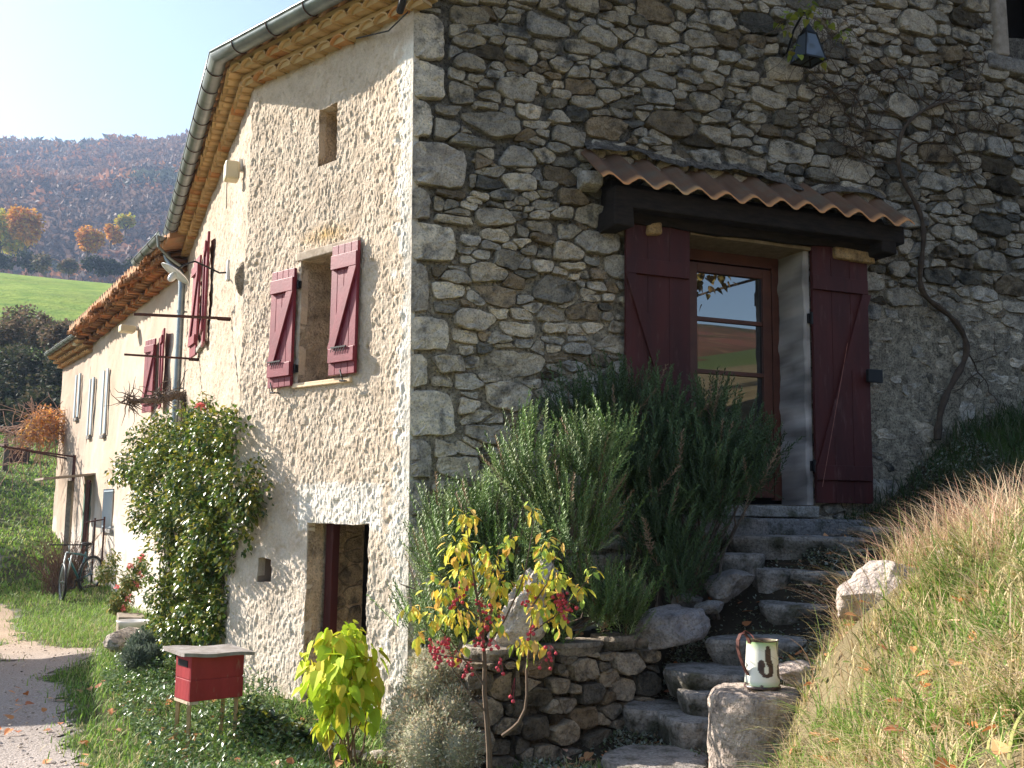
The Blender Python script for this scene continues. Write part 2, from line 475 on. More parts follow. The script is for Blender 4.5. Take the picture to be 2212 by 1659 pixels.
def slab(mb, c, w, d, t, rotz, seed, col=(1, 1, 1), n=26, edge=.05):
    """a flat irregular step stone with a worn top, top at c.z"""
    R = np.random.default_rng(seed)
    a = np.linspace(0, 2 * pi, n * 2, endpoint=False)
    pw = 2.8
    r = (np.abs(np.cos(a)) ** pw + np.abs(np.sin(a)) ** pw) ** (-1 / pw)
    X = np.stack([np.cos(a) * r * w / 2, np.sin(a) * r * d / 2], 1)
    q = np.stack([X[:, 0] * 9, X[:, 1] * 9, a * 0 + seed], 1)
    X = X * (1 + (fbm(q, .45, 3, seed) - .5) * edge * 7)[:, None]; X = X + (fbm(q, 2.5, 2, seed + 3) - .5)[:, None] * .02
    V = []; ks = [(.86, -t), (.97, -t * .45), (1.0, -.030), (.965, -.004), (.8, 0), (.55, 0), (.28, 0)]
    for s_, z in ks:
        Y = X * s_; z_ = z + (fbm(np.stack([Y[:, 0] * 6, Y[:, 1] * 6, Y[:, 0] * 0 + seed], 1), 1, 3, seed) - .5) * (.03 if z > -.02 else .02)
        V.append(np.stack([Y[:, 0], Y[:, 1], z_], 1))
    V = np.vstack(V + [np.array([[0, 0, 0.0]])]); m = len(a); K = len(ks)
    F = [(k * m + i, k * m + (i + 1) % m, (k + 1) * m + (i + 1) % m, (k + 1) * m + i) for k in range(K - 1) for i in range(m)]
    F += [((K - 1) * m + i, (K - 1) * m + (i + 1) % m, K * m) for i in range(m)]
    M_ = np.array(Matrix.Rotation(rotz, 3, 'Z')); W_ = V @ M_.T + np.array(c)
    mossy_shade = np.clip((fbm(W_, 9, 4, 333) - .36) * 5, 0, 1)[:, None] * np.clip((-V[:, 2] - .012) / .04, 0, 1)[:, None]      # shade painted onto the sides, broken up as an earthy, mossy tone
    mb.add(W_, F, np.array(col) * 1.12 * (1 - mossy_shade) + mossy_shade * np.array([.28, .28, .22]))

# ------------------------------------------------------------------ the house
LEAN = -0.0165
def posR(s, o, z):
    s = np.asarray(s, float); z = np.asarray(z, float)
    return FR(s + LEAN * (z - 1.5) * np.clip(1 - s / .6, 0, 1), o, z)
def posA(s, o, z):
    s, o, z = np.broadcast_arrays(np.asarray(s, float), np.asarray(o, float), np.asarray(z, float))
    V = FA(s, o, z)
    return V + (FR.d * (LEAN * (z - 1.5) * np.clip(1 - s / .6, 0, 1))[..., None])

house = thing('stone_house', CORNER, 'old stone farmhouse with a rubble gable wall, rough cream rendered front and dark red shutters', 'house')
def gable_top(s): return 5.3 + .34 * s
DOOR = (2.24, 3.38, 1.60, 3.72)              # opening in the stone wall: s0, s1, z0, z1
NOOK = (5.62, 6.35, 5.85, 6.75)
# quoins, from the photograph's heights at the corner
QY = [(22, 121, 975), (128, 207, 974), (212, 294, 945), (300, 397, 1014), (402, 472, 942), (477, 560, 991), (565, 674, 934), (680, 756, 976),
      (761, 835, 930), (839, 942, 988), (946, 1030, 936), (1034, 1113, 926), (1117, 1183, 920), (1188, 1292, 935), (1297, 1390, 925), (1394, 1480, 945), (1484, 1600, 940)]
quoins = []
for (a, b, xr) in QY:
    z1 = FR.hit(885, a)[1]; z0 = FR.hit(885, b)[1]; s1 = FR.hit(xr, (a + b) / 2)[0]
    quoins.append((0.0, s1, z0, z1))
blocks = [(-1, q[1] + .01, q[2] - .012, q[3] + .012) for q in quoins] + [(DOOR[0], DOOR[1], DOOR[2] - .1, DOOR[3]), NOOK,
         (1.50, 4.12, 3.72, 4.0)]
R_ = random.Random(3)
mb = MB()
def stain(s, z):
    n = float(fbm(np.array([[s * 1.6, z * 1.9, .5]]), 1, 4, 77)[0]) - .5; n2 = R_.uniform(-.22, .22)
    up = min(1, max(0, (z - 2.9) / 1.3))
    k = min(1, max(0, (up * .62 + n * 1.5 + n2 + (.12 if s > 4.6 else 0)) / .5))
    return np.array([1, 1, 1]) * (1 - k) + k * np.array([.60, .62, .64])
darkf = lambda s, z: (.18 + .55 * min(1, max(0, (z - 3.0) / 1.0))) if s < 4 else (.15 + .5 * min(1, max(0, (z - 3.2) / 1.2)))
cl = cells(0.02, 8.6, -.2, 8.2, ((.17, .24, 330), (.115, .17, 1500), (.070, .11, 4200), (.030, .055, 9000)), 11, ani=2.0, blocks=blocks,
           keepf=lambda x, y: y < gable_top(x) + .02 and not (x > 1.6 and y < 1.0) and not (x > 4.2 and y < 1.6))
for k, (poly, r) in enumerate(cl):
    cx = sum(p[0] for p in poly) / len(poly); cz = sum(p[1] for p in poly) / len(poly)
    flush = max(0, min(1, (3.7 - cz) / .5)) * max(0, min(1, (cx - 3.7) / .4))
    h = R_.uniform(.008, .034) * (1 - .75 * flush) * (.6 if r < .06 else 1)
    if flush > .5 and R_.random() < .30: continue
    poly = blocky(poly, R_)
    stone(mb, posR, poly, R_.uniform(.0015, .007) + .010 * flush, h, stone_col(cx, cz, R_, .12) * stain(cx, cz), k, n=26 if r > .09 else 16,
          flat=R_.uniform(0, .4), tilt=.16, o0=-.055, rnd=1)
for k in range(2600):                                   # chips and pebbles pressed into the joints
    cx, cz = R_.uniform(.05, 8.2), R_.uniform(1.2, 7.2)
    if cz > gable_top(cx) - .05 or (DOOR[0] - .06 < cx < DOOR[1] + .06 and cz < DOOR[3] + .05) or (NOOK[0] - .05 < cx < NOOK[1] + .05 and cz > NOOK[2] - .05): continue
    r = R_.uniform(.010, .026); a0 = R_.random() * 6; m_ = R_.randint(4, 6)
    poly = [(cx + r * R_.uniform(.8, 1.5) * cos(a0 + 2 * pi * j / m_), cz + r * R_.uniform(.5, .9) * sin(a0 + 2 * pi * j / m_)) for j in range(m_)]
    stone(mb, posR, poly, .0, R_.uniform(-.010, .006), stone_col(cx, cz, R_, .2) * stain(cx, cz), 9000 + k, n=9, tilt=.1, o0=-.05, rnd=1)
mb.build('rubble_stones', m_stone, house)
mb = MB()
for k, q in enumerate(quoins):
    c = np.array([.80, .74, .65]) * R_.uniform(.88, 1.08)
    if k in (3, 4, 6, 10, 11): c = c * np.array([.62, .62, .64])
    w = .03
    poly = [(q[0], q[2]), (q[1] * (.55 + .1 * R_.random()), q[2] + R_.uniform(-.004, .01)), (q[1] * R_.uniform(.93, 1), q[2] + R_.uniform(0, .03)), (q[1] * R_.uniform(.9, 1.0), q[3] - R_.uniform(.02, .06)), (q[1] * .6, q[3] - R_.uniform(0, .012)), (q[0], q[3] - R_.uniform(0, .01))]
    def posq(s, o, z):
        s = np.asarray(s, float)
        return posR(np.maximum(s - .006, .001), np.where(s < .05, np.minimum(o, .004), o), z)
    stone(mb, posq, poly, .005, .018 + R_.uniform(0, .016), c, 1000 + k, n=40, flat=.2, tilt=.02, o0=-.05, rnd=1)
mb.build('quoins', m_stone, house)
# mortar behind the stones
def mort_o(s, z):
    fl = np.clip((3.7 - z) / .5, 0, 1) * np.clip((s - 3.7) / .4, 0, 1)
    low = np.clip((3.6 - z) / .8, 0, 1) * np.clip(1 - fl, 0, 1)
    n = fbm(np.stack([s * 9, z * 9, s * 0], 1), 1, 4, 5)
    return -.030 + .019 * low + .032 * fl + (n - .5) * .024
def mort_c(s, z):
    up = np.clip((z - 3.0) / 1.0, 0, 1); n = fbm(np.stack([s * 2, z * 2, s * 0 + 4], 1), 1, 4, 8)
    a = np.array([.52, .45, .35]); b = np.array([.22, .205, .185])
    return a + (b - a) * (np.clip(up * 1.0 + (n - .5) * .9, 0, 1))[:, None]
mb = MB()
sl = lines(0, 8.6, .05, DOOR[:2] + NOOK[:2] + (.0,)); zl = lines(-.3, 5.2, .05, DOOR[2:])
def posM(s, o, z): return posR(s, np.where(s < .03, -.02, o), z)
grid_wall(mb, FR, sl, zl, [DOOR], mort_o, mort_c, pos=posM)
# gable part, rows follow the roof slope
for i in range(len(sl) - 1): pass
vl = np.linspace(0, 1, 60)
def posG(s, o, v): return posR(s, o, 5.2 + v * (gable_top(s) - 5.2))
n0 = (NOOK[0], NOOK[1], .43, .80)
grid_wall(mb, FR, sl, vl, [n0], lambda s, v: mort_o(s, 5.2 + v * .34 * s), lambda s, v: mort_c(s, 5.2 + v * .34 * s), pos=posG)
mb.build('mortar_joints', m_mortar, house)

# --- render on the skewed bay A
WINA = (.70, 1.36, 2.50, 3.50); SLOT = (.96, 1.20, 4.24, 4.72); CDOOR = (.42, 1.15, -.19, 1.41); HOLE = (1.62, 1.80, .93, 1.12)
def nA(s, z, f, seed, o=4): return fbm(np.stack([s * f, z * f, s * 0 + seed], 1), 1, o, seed)
def dispA(s, z):
    big = nA(s, z, 5, 1, 3); fine = nA(s * 1.25 + z * .25, z * .8, 34, 2, 3); f2 = nA(s * 1.3, z * .7, 60, 3, 2)
    o = .006 + (big - .5) * .014 + np.maximum(0, fine - .42) * .021 + (f2 - .5) * .010
    o = o - np.clip(nA(s, z, 14, 12, 2) - .70, 0, 1) * .08
    return np.clip(o, -.02, .05) * np.clip(s / .10, 0, 1) * np.clip((2.2 - s) / .03 + .5, 0, 1)
def white_mask(s, z):
    n = nA(s, z, 9, 21) - .5; n2 = nA(s, z, 30, 22) - .5
    m = np.clip((.17 + n * .42 + n2 * .12 - s) / .03, 0, 1) * np.clip((5.0 - z) / .1, 0, 1)
    L = np.clip((.06 - np.maximum(np.abs(s - .78) - .46, np.abs(z - 1.53) - .13) + n * .10) / .03, 0, 1)
    b = np.clip((1.5 + n * 2.2 - z) / .5, 0, 1) * .35
    return np.maximum(np.maximum(m, L), b)
def colA(s, z):
    w = white_mask(s, z)[:, None]
    c = np.ones((len(s), 3)) * (1 - w) + w * np.array([1.22, 1.36, 1.52])
    t = np.clip(nA(s, z, 2.5, 31) * 1.6 - .45, 0, 1)[:, None]
    c = c * (1 - .20 * t)
    och = np.clip(1 - np.abs(z - 3.66) / .10, 0, 1) * np.clip(1 - np.abs(s - 1.05) / .42, 0, 1) * (nA(s, z, 12, 33) + .3)
    c = c * (1 - np.clip(och, 0, 1)[:, None] * np.array([.12, .30, .62]))
    return c
def warpA(s, z):
    k = np.clip(s / .12, 0, 1)
    return (nA(s, z, 8, 41) - .5) * .035 * k, (nA(s, z, 8, 42) - .5) * .035
mb = MB()
holesA = [WINA, SLOT, CDOOR, HOLE]
es = sum([[h[0], h[1]] for h in holesA], []); ez = sum([[h[2], h[3]] for h in holesA], [])
grid_wall(mb, FA, lines(0, 2.18, .0125, es), lines(-.35, 5.2, .0125, ez), holesA, dispA, colA, warpA, pos=posA)
mb.build('rough_render_wall', m_plasterA, house)
# --- render on the long facade B
WINB = (3.35, 4.05, 3.45, 4.55)
def dispB(s, z):
    return ((nA(s, z, 4, 51, 3) - .5) * .040 + np.maximum(0, nA(s, z, 22, 52, 3) - .45) * .035) * np.clip(s / .04, 0, 1)
def colB(s, z):
    t = np.clip(nA(s * .6, z * .3, 3, 53) * 1.8 - .5, 0, 1)[:, None]
    w = np.clip((1.6 + (nA(s, z, 3, 54) - .5) * 2 - z) / .4, 0, 1)[:, None]
    return (np.ones((len(s), 3)) - t * np.array([.10, .14, .18])) * (1 + w * np.array([.25, .35, .5]))
mb = MB()
grid_wall(mb, FB, lines(0, 6.8, .025, WINB[:2]), lines(-.5, 5.2, .025, WINB[2:]), [WINB], dispB, colB)
mb.build('render_wall', m_plasterB, house)

def recess(fr, h, depth, name, m, colr=(1, 1, 1), parent=house, o0=.0, splay=.0, step=.05, seed=0):
    """the inside faces of an opening: cheeks, head, sill and a dark back"""
    mb = MB(); s0, s1, z0, z1 = h
    def sheet(P0, U, V_):
        nu = max(2, int(np.linalg.norm(U) / step)); nv = max(2, int(np.linalg.norm(V_) / step))
        u, v = np.meshgrid(np.linspace(0, 1, nu), np.linspace(0, 1, nv), indexing='ij')
        X = P0 + u.ravel()[:, None] * U + v.ravel()[:, None] * V_
        N = np.cross(U, V_); N /= np.linalg.norm(N)
        d = (fbm(X, 7, 4, seed + 60) - .5) * .03
        e = np.minimum(np.minimum(u, 1 - u), np.minimum(v, 1 - v)).ravel(); d = d * np.clip(e / .08, 0, 1)
        X = X + N * d[:, None]
        I, J = np.meshgrid(np.arange(nu - 1), np.arange(nv - 1), indexing='ij'); I = I.ravel(); J = J.ravel()
        F = np.stack([I * nv + J, (I + 1) * nv + J, (I + 1) * nv + J + 1, I * nv + J + 1], 1)
        mb.add(fr(X[:, 0], X[:, 1], X[:, 2]), F, np.array(colr) * (.8 + .4 * fbm(X, 3, 3, seed + 70))[:, None])
    D = np.array([0, -depth, 0]); H = np.array([0, 0, z1 - z0]); W = np.array([s1 - s0, 0, 0])
    sheet(np.array([s0, o0, z0]), D, H); sheet(np.array([s1, o0, z0]), D, H)
    sheet(np.array([s0, o0, z1]), W, D); sheet(np.array([s0, o0, z0]), W, D)
    sheet(np.array([s0, o0 - depth, z0]), W, H)
    return mb.build(name, m, parent)
recess(FA, WINA, .50, 'window_reveal', m_rock, (1.25, 1.1, .9), seed=1)
recess(FA, SLOT, .35, 'slot_reveal', m_rock, (1.35, 1.15, .9), seed=2)
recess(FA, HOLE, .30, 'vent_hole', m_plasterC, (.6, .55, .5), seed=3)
recess(FA, CDOOR, .56, 'cellar_door_reveal', m_rock, (1.5, 1.3, 1.05), seed=4)
recess(FB, WINB, .30, 'upper_window_reveal', m_plasterC, (.8, .8, .8), seed=5)
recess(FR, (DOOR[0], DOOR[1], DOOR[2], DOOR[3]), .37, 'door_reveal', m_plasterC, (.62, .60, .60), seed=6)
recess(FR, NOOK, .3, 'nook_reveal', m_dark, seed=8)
# niche scar on the seam
mb = MB(); rock(mb, FB(.10, -.02, 3.49), (.10, .06, .16), 5, rotz=radians(20), col=(.8, .72, .6)); mb.build('exposed_stone', m_rock, house, smooth=True)
# stones round the cellar opening inside
mb = MB()
cl = cells(.22, .50, -.15, 1.40, ((.07, .12, 80), (.04, .06, 100)), 5)
def posCh(s, o, z): return FA(CDOOR[1] - .0 + np.asarray(z) * 0 - .0 - np.asarray(o), -.03 - np.asarray(s), np.asarray(z) + 0 * np.asarray(s))
for k, (poly, r) in enumerate(cl): stone(mb, posCh, poly, .006, .02, np.array([.5, .43, .33]) * R_.uniform(.7, 1.1), 3000 + k, n=14, o0=-.01)
mb.build('cheek_stones', m_stone, house)

# --- window pieces of bay A
def shutter(fr, s0, s1, z0, z1, o, name, m, house, planks=4, brace=1, thick=.028, batten=.11, bt=.026, zb=(.085, .80), label=None):
    """boarded shutter folded back on the wall, with two ledges and a diagonal brace as its own pieces"""
    mb = MB(); w = (s1 - s0) / planks
    for k in range(planks): mb.box(fr, s0 + k * w + .0015, s0 + (k + 1) * w - .0015, o, o + thick, z0 + R_.uniform(0, .004), z1 - R_.uniform(0, .004), np.array(W1) * R_.uniform(.88, 1.08))
    mb.box(fr, s0 + .004, s1 - .004, o + .004, o + thick - .006, z0 + .004, z1 - .004)
    sh = mb.build(name, m, house, bevel=.003)
    if label: sh['label'] = label
    H = z1 - z0; zt = z1 - H * zb[0]; zbm = z1 - H * zb[1]
    for (a, b) in ((zt - batten, zt), (zbm - batten, zbm)):
        q = MB(); q.box(fr, s0 - .012, s1 - .02, o + thick + .001, o + thick + bt, a, b); q.build('ledge', m, sh, bevel=.003)
    q = MB()
    p0 = (s1 - .03, zt - batten) if brace > 0 else (s0 + .03, zt - batten)
    p1 = (s0 + .05, zbm) if brace > 0 else (s1 - .05, zbm)
    dx = .045; V = []
    for oo in (o + thick + .001, o + thick + bt - .003):
        for (px, pz) in (p0, p1):
            for e in (-dx, dx): V.append((px + e, oo, pz))
    V = np.array(V)
    q.add(fr(V[:, 0], V[:, 1], V[:, 2]), [(0, 1, 3, 2), (4, 6, 7, 5), (0, 4, 5, 1), (2, 3, 7, 6), (0, 2, 6, 4), (1, 5, 7, 3)])
    q.build('brace', m, sh, bevel=.003)
    return sh
s_a = shutter(FA, 1.385, 1.70, 2.48, 3.44, .030, 'window_shutter', m_red, house, brace=-1)
s_b = shutter(FA, .585, .90, 2.52, 3.53, .030, 'window_shutter', m_red, house, brace=-1)
for sh, s, z in ((s_a, 1.57, 2.66), (s_b, .74, 2.70)):       # the latch bar lying on the lower ledge and the hold-back on the wall
    q = MB(); q.box(FA, s - .09, s + .09, .086, .098, z + .02, z + .030)
    for k in range(6): q.bar(FA(s - .075 + k * .03, .097, z + .02), FA(s - .062 + k * .03, .097, z - .01), .004)
    q.build('latch', m_black, sh)
for s, z in ((1.60, 2.44), (.70, 2.47)):
    q = MB(); q.tube([FA(s, .0, z), FA(s, .07, z), FA(s - .01, .09, z + .03), FA(s + .02, .085, z + .08)], .006, 6); q.tube([FA(s - .03, .075, z - .005), FA(s + .03, .075, z)], .008, 6); q.build('shutter_stay', m_black, house)
for z in (3.30, 2.62):
    q = MB(); q.box(FA, 1.345, 1.385, .012, .022, z - .03, z + .03); q.tube([FA(1.37, .03, z - .035), FA(1.37, .03, z + .035)], .009, 8); q.build('hinge', m_black, house)
q = MB(); q.box(FA, .62, 1.42, -.16, .022, 3.50, 3.575, (1.5, 1.45, 1.35), jit=.008); q.build('window_lintel', m_wood, house, bevel=.008)
q = MB(); q.box(FA, .66, 1.40, -.25, .035, 2.465, 2.50, (1.6, 1.45, 1.2), jit=.003); q.build('window_sill', m_plasterC, house, bevel=.006)
q = MB(); q.tube([FA(1.05, -.40, 2.50), FA(1.045, -.38, 2.7), FA(1.05, -.36, 2.78), FA(1.03, -.34, 2.80)], .007, 6); q.build('iron_hook', m_black, house)
# cellar door: red jamb post, and a dark sheet painting the unlit space behind
q = MB(); q.box(FA, 1.03, 1.115, -.21, -.14, -.19, 1.41); q.build('door_post', m_darkred, house, bevel=.004).name = 'door_post'
q = MB(); q.box(FA, .43, 1.14, -.555, -.54, -.18, 1.40); q.build('cellar_dark_sheet', m_dark, house)
q = MB(); q.box(FA, .35, 1.35, -.6, .14, -.26, -.185, (1.2, 1.2, 1.15), jit=.012); q.build('doorstep', m_slab, house, bevel=.015)
# upper window of facade B: shutters standing half open, with slats and latch
def openshutter(fr, s, z0, z1, w, ang, m, parent, name='window_shutter', flip=1, label=None):
    a = radians(ang)
    class G:
        def __call__(g, x, y, z):
            x = np.asarray(x, float); y = np.asarray(y, float)
            return fr(s + flip * (x * cos(a) - y * sin(a)), .03 + x * sin(a) + y * cos(a), z)
    return shutter(G(), 0, w, z0, z1, 0, name, m, parent, planks=3, brace=-1)
openshutter(FB, 4.08, 3.36, 4.60, .42, 5, m_red, house)
openshutter(FB, 3.30, 3.34, 4.60, .42, 3, m_red, house, flip=-1)
q = MB(); q.box(FB, 3.30, 4.10, -.1, .05, 3.38, 3.44, (1.3, 1.3, 1.2)); q.build('window_sill', m_slab, house, bevel=.006)

# --- the door in the gable: beam, canopy, shutters, frame, glazed leaf
q = MB()
V = []
ns = 24
for k in range(ns + 1):
    s = 1.50 + 2.62 * k / ns; b = .02 * math.sin(k * .9) + .006 * math.sin(k * 2.3)
    for (o, z) in ((-.05, 3.74), (.13, 3.745 - b * .5), (.15, 3.80), (.15, 4.0 + b * .3), (.12, 4.05), (-.05, 4.06)): V.append((s, o + .5 * b, z + .01 * math.sin(s * 2)))
V = np.array(V); F = [(i * 6 + j, i * 6 + (j + 1) % 6, (i + 1) * 6 + (j + 1) % 6, (i + 1) * 6 + j) for i in range(ns) for j in range(6)] + [tuple(range(6)), tuple(ns * 6 + j for j in range(6))[::-1]]
q.add(FR(V[:, 0], V[:, 1], V[:, 2]), F); beam = q.build('lintel_beam', m_beam, house)
for s, z in ((1.52, 3.74), (4.03, 3.78)):                   # stub timbers carrying the canopy
    q = MB(); q.box(FR, s - .07, s + .09, -.03, .30, z - .08, z + .07, jit=.012); q.build('bracket', m_beam, house, bevel=.015)
q = MB(); q.box(FR, 1.45, 4.20, .155, .30, 3.80, 3.95, jit=.008); q.build('canopy_purlin', m_beam, house, bevel=.015)
for a, b in ((1.83, 1.95), (3.62, 4.02)):
    q = MB(); q.box(FR, a, b, .0, .14, 3.66, 3.77, (1.3, .95, .55), jit=.012); q.build('packing_stone', m_rock, house, bevel=.02)

q = MB(); q.box(FR, 2.24, 3.40, -.30, .08, 3.715, 3.745, (.9, .8, .6), jit=.004); q.build('lintel_underboard', m_wood, house, bevel=.004)
# canopy: one sheet of wavy tiles with thickness, then a mortar flashing above
q = MB(); V = []; nu, nv = 170, 9; nwave = 11.5
for th in (0, 1):
    for i in range(nu + 1):
        s = 1.30 + 2.92 * i / nu; ph = 2 * pi * nwave * i / nu
        for j in range(nv + 1):
            v = j / nv; o = -.02 + .42 * v; z = 4.30 - .33 * v + (.034 * (sin(ph) * (1 if sin(ph) < 0 else .85))) + .010 * sin(i * .06 + 1) - th * .013
            if j in (4, 5, 6, 7, 8, 9) : z -= .0
            V.append((s + .004 * math.sin(i * 1.7), o, z))
V = np.array(V); m1 = (nu + 1) * (nv + 1)
F = []
for i in range(nu):
    for j in range(nv):
        a = i * (nv + 1) + j; b_ = a + nv + 1
        F.append((a, b_, b_ + 1, a + 1)); F.append((m1 + a, m1 + a + 1, m1 + b_ + 1, m1 + b_))
    a = i * (nv + 1) + nv; F.append((a, a + nv + 1, m1 + a + nv + 1, m1 + a))
for j in range(nv):
    for i in (0, nu): a = i * (nv + 1) + j; F.append((a, a + 1, m1 + a + 1, m1 + a))
tcol = (.62 + .5 * fbm(V, 5, 4, 3))[:, None] * np.array([.42, .41, .44]); edge = (V[:, 1] > .375)[:, None]
q.add(FR(V[:, 0], V[:, 1], V[:, 2]), F, np.where(edge, np.array([1.5, 1.25, .95]), tcol)); can = q.build('canopy_tiles', m_tile, house, smooth=False)
q = MB(); V = []; nu = 120
for i in range(nu + 1):
    s = 1.32 + 2.88 * i / nu
    for j in range(7):
        v = j / 6; V.append((s, -.03 + v * .12, 4.40 - .13 * v + .03 * sin(i * .05) + .03 * sin(i * .13)))
V = np.array(V); V[:, 2] += (fbm(V, 12, 4, 7) - .5) * .05; V[:, 1] += (fbm(V, 10, 3, 9) - .5) * .06
F = [(i * 7 + j, (i + 1) * 7 + j, (i + 1) * 7 + j + 1, i * 7 + j + 1) for i in range(nu) for j in range(6)]
q.add(FR(V[:, 0], V[:, 1], V[:, 2]), F, (.24, .21, .18)); q.build('mortar_flashing', m_mortar, house)
q = MB(); q.box(FR, 1.26, 1.44, -.02, .16, 3.98, 4.09, jit=.02); q.build('corbel_stone', m_rock, house, bevel=.02)
# door shutters
def zslope(s): return 3.77 + .03 * (s - 1.65)
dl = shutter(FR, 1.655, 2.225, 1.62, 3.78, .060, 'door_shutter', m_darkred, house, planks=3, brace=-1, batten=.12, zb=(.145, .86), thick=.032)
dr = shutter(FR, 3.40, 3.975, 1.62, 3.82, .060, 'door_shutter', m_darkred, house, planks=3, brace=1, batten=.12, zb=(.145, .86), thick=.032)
dl['label'] = 'dark red door shutter folded back left of the glazed door, partly behind the rosemary'
dr['label'] = 'dark red door shutter folded back right of the glazed door'
q = MB(); q.box(FR, 3.90, 4.05, .125, .16, 2.63, 2.74); q.build('lock_box', m_black, dr, bevel=.005)
q = MB(); q.tube([FR(3.43, .125, 1.75), FR(3.72, .125, 2.95)], .002, 5, (5, 5, 5)); q.build('cord', m_rust, dr)
for z in (3.14, 1.92):
    q = MB(); q.box(FR, 3.37, 3.42, .04, .07, z - .04, z + .04); q.tube([FR(3.39, .085, z - .05), FR(3.39, .085, z + .05)], .011, 8); q.build('hinge', m_black, house)
# plastered jamb with worn edges
q = MB(); V = []; nz = 60
for k in range(nz + 1):
    z = 1.60 + 2.12 * k / nz; e = .012 * math.sin(k * .45) + .006 * math.sin(k * 1.3)
    for (s, o) in ((3.395, -.30), (3.34 + e, -.30), (3.335 + e * .6, -.1), (3.345 + e * .5, .035), (3.36 + e * .3, .05), (3.398, .05)): V.append((s, o, z))
V = np.array(V); F = [(i * 6 + j, i * 6 + (j + 1) % 6, (i + 1) * 6 + (j + 1) % 6, (i + 1) * 6 + j) for i in range(nz) for j in range(6)]
cc = .40 + 1.1 * np.clip(fbm(V * np.array([2, 2, 3]), 2, 4, 4) * 3 - 1.05, 0, 1)
q.add(FR(V[:, 0], V[:, 1], V[:, 2]), F, cc[:, None] * np.array([.80, .86, .98])); q.build('door_jamb', m_plasterC, house)
# frame
q = MB()
for (a, b, c, d) in ((2.24, 2.29, 1.64, 3.66), (3.27, 3.34, 1.64, 3.66), (2.24, 3.34, 3.62, 3.715)): q.box(FR, a, b, -.345, -.285, c, d)
fr_ = q.build('door_frame', m_brown, house, bevel=.004)
q = MB(); q.box(FR, 2.24, 3.38, -.366, -.35, 1.6, 3.72); q.build('room_dark_sheet', m_dark, house)  # thin dark sheet standing in for the unlit interior
LS0, LS1, LZ0, LZ1 = 2.43, 3.25, 1.66, 3.60
q = MB(); st = .085
q.box(FR, LS0, LS0 + st, -.325, -.27, LZ0, LZ1); q.box(FR, LS1 - st, LS1, -.325, -.27, LZ0, LZ1)
pz = [1.80, 2.225, 2.26, 2.67, 2.705, 3.11, 3.145, 3.52]
q.box(FR, LS0 + st, LS1 - st, -.325, -.27, LZ0, 1.80); q.box(FR, LS0 + st, LS1 - st, -.325, -.27, 3.52, LZ1)
for a, b in ((2.225, 2.26), (2.67, 2.705), (3.11, 3.145)): q.box(FR, LS0 + st, LS1 - st, -.318, -.277, a, b)
leaf_o = q.build('door_leaf', m_brown, house, bevel=.004)
for a, b in ((1.80, 2.225), (2.26, 2.67), (2.705, 3.11), (3.145, 3.52)):
    q = MB(); q.box(FR, LS0 + st, LS1 - st, -.305, -.298, a, b); q.build('glass_pane', m_glass, leaf_o)
q = MB(); q.box(FR, 2.20, 3.42, -.36, .10, 1.50, 1.598, (1.25, 1.2, 1.1), jit=.008); q.build('door_sill', m_slab, house, bevel=.012)
q = MB()
for z0 in (0,):
    q.box(FR, NOOK[0] + .0, NOOK[0] + .14, -.05, .06, NOOK[2], NOOK[3] + .1, jit=.02); q.box(FR, NOOK[1] - .2, NOOK[1] - .08, -.05, .05, NOOK[2], NOOK[3] + .1, jit=.02)
q.build('nook_timber', m_wood, house, bevel=.02)
q = MB(); q.box(FR, NOOK[0] - .1, NOOK[1] + .2, -.05, .05, NOOK[2] - .16, NOOK[2], (.6, .6, .6), jit=.02); q.build('nook_lintel', m_rock, house, bevel=.02)
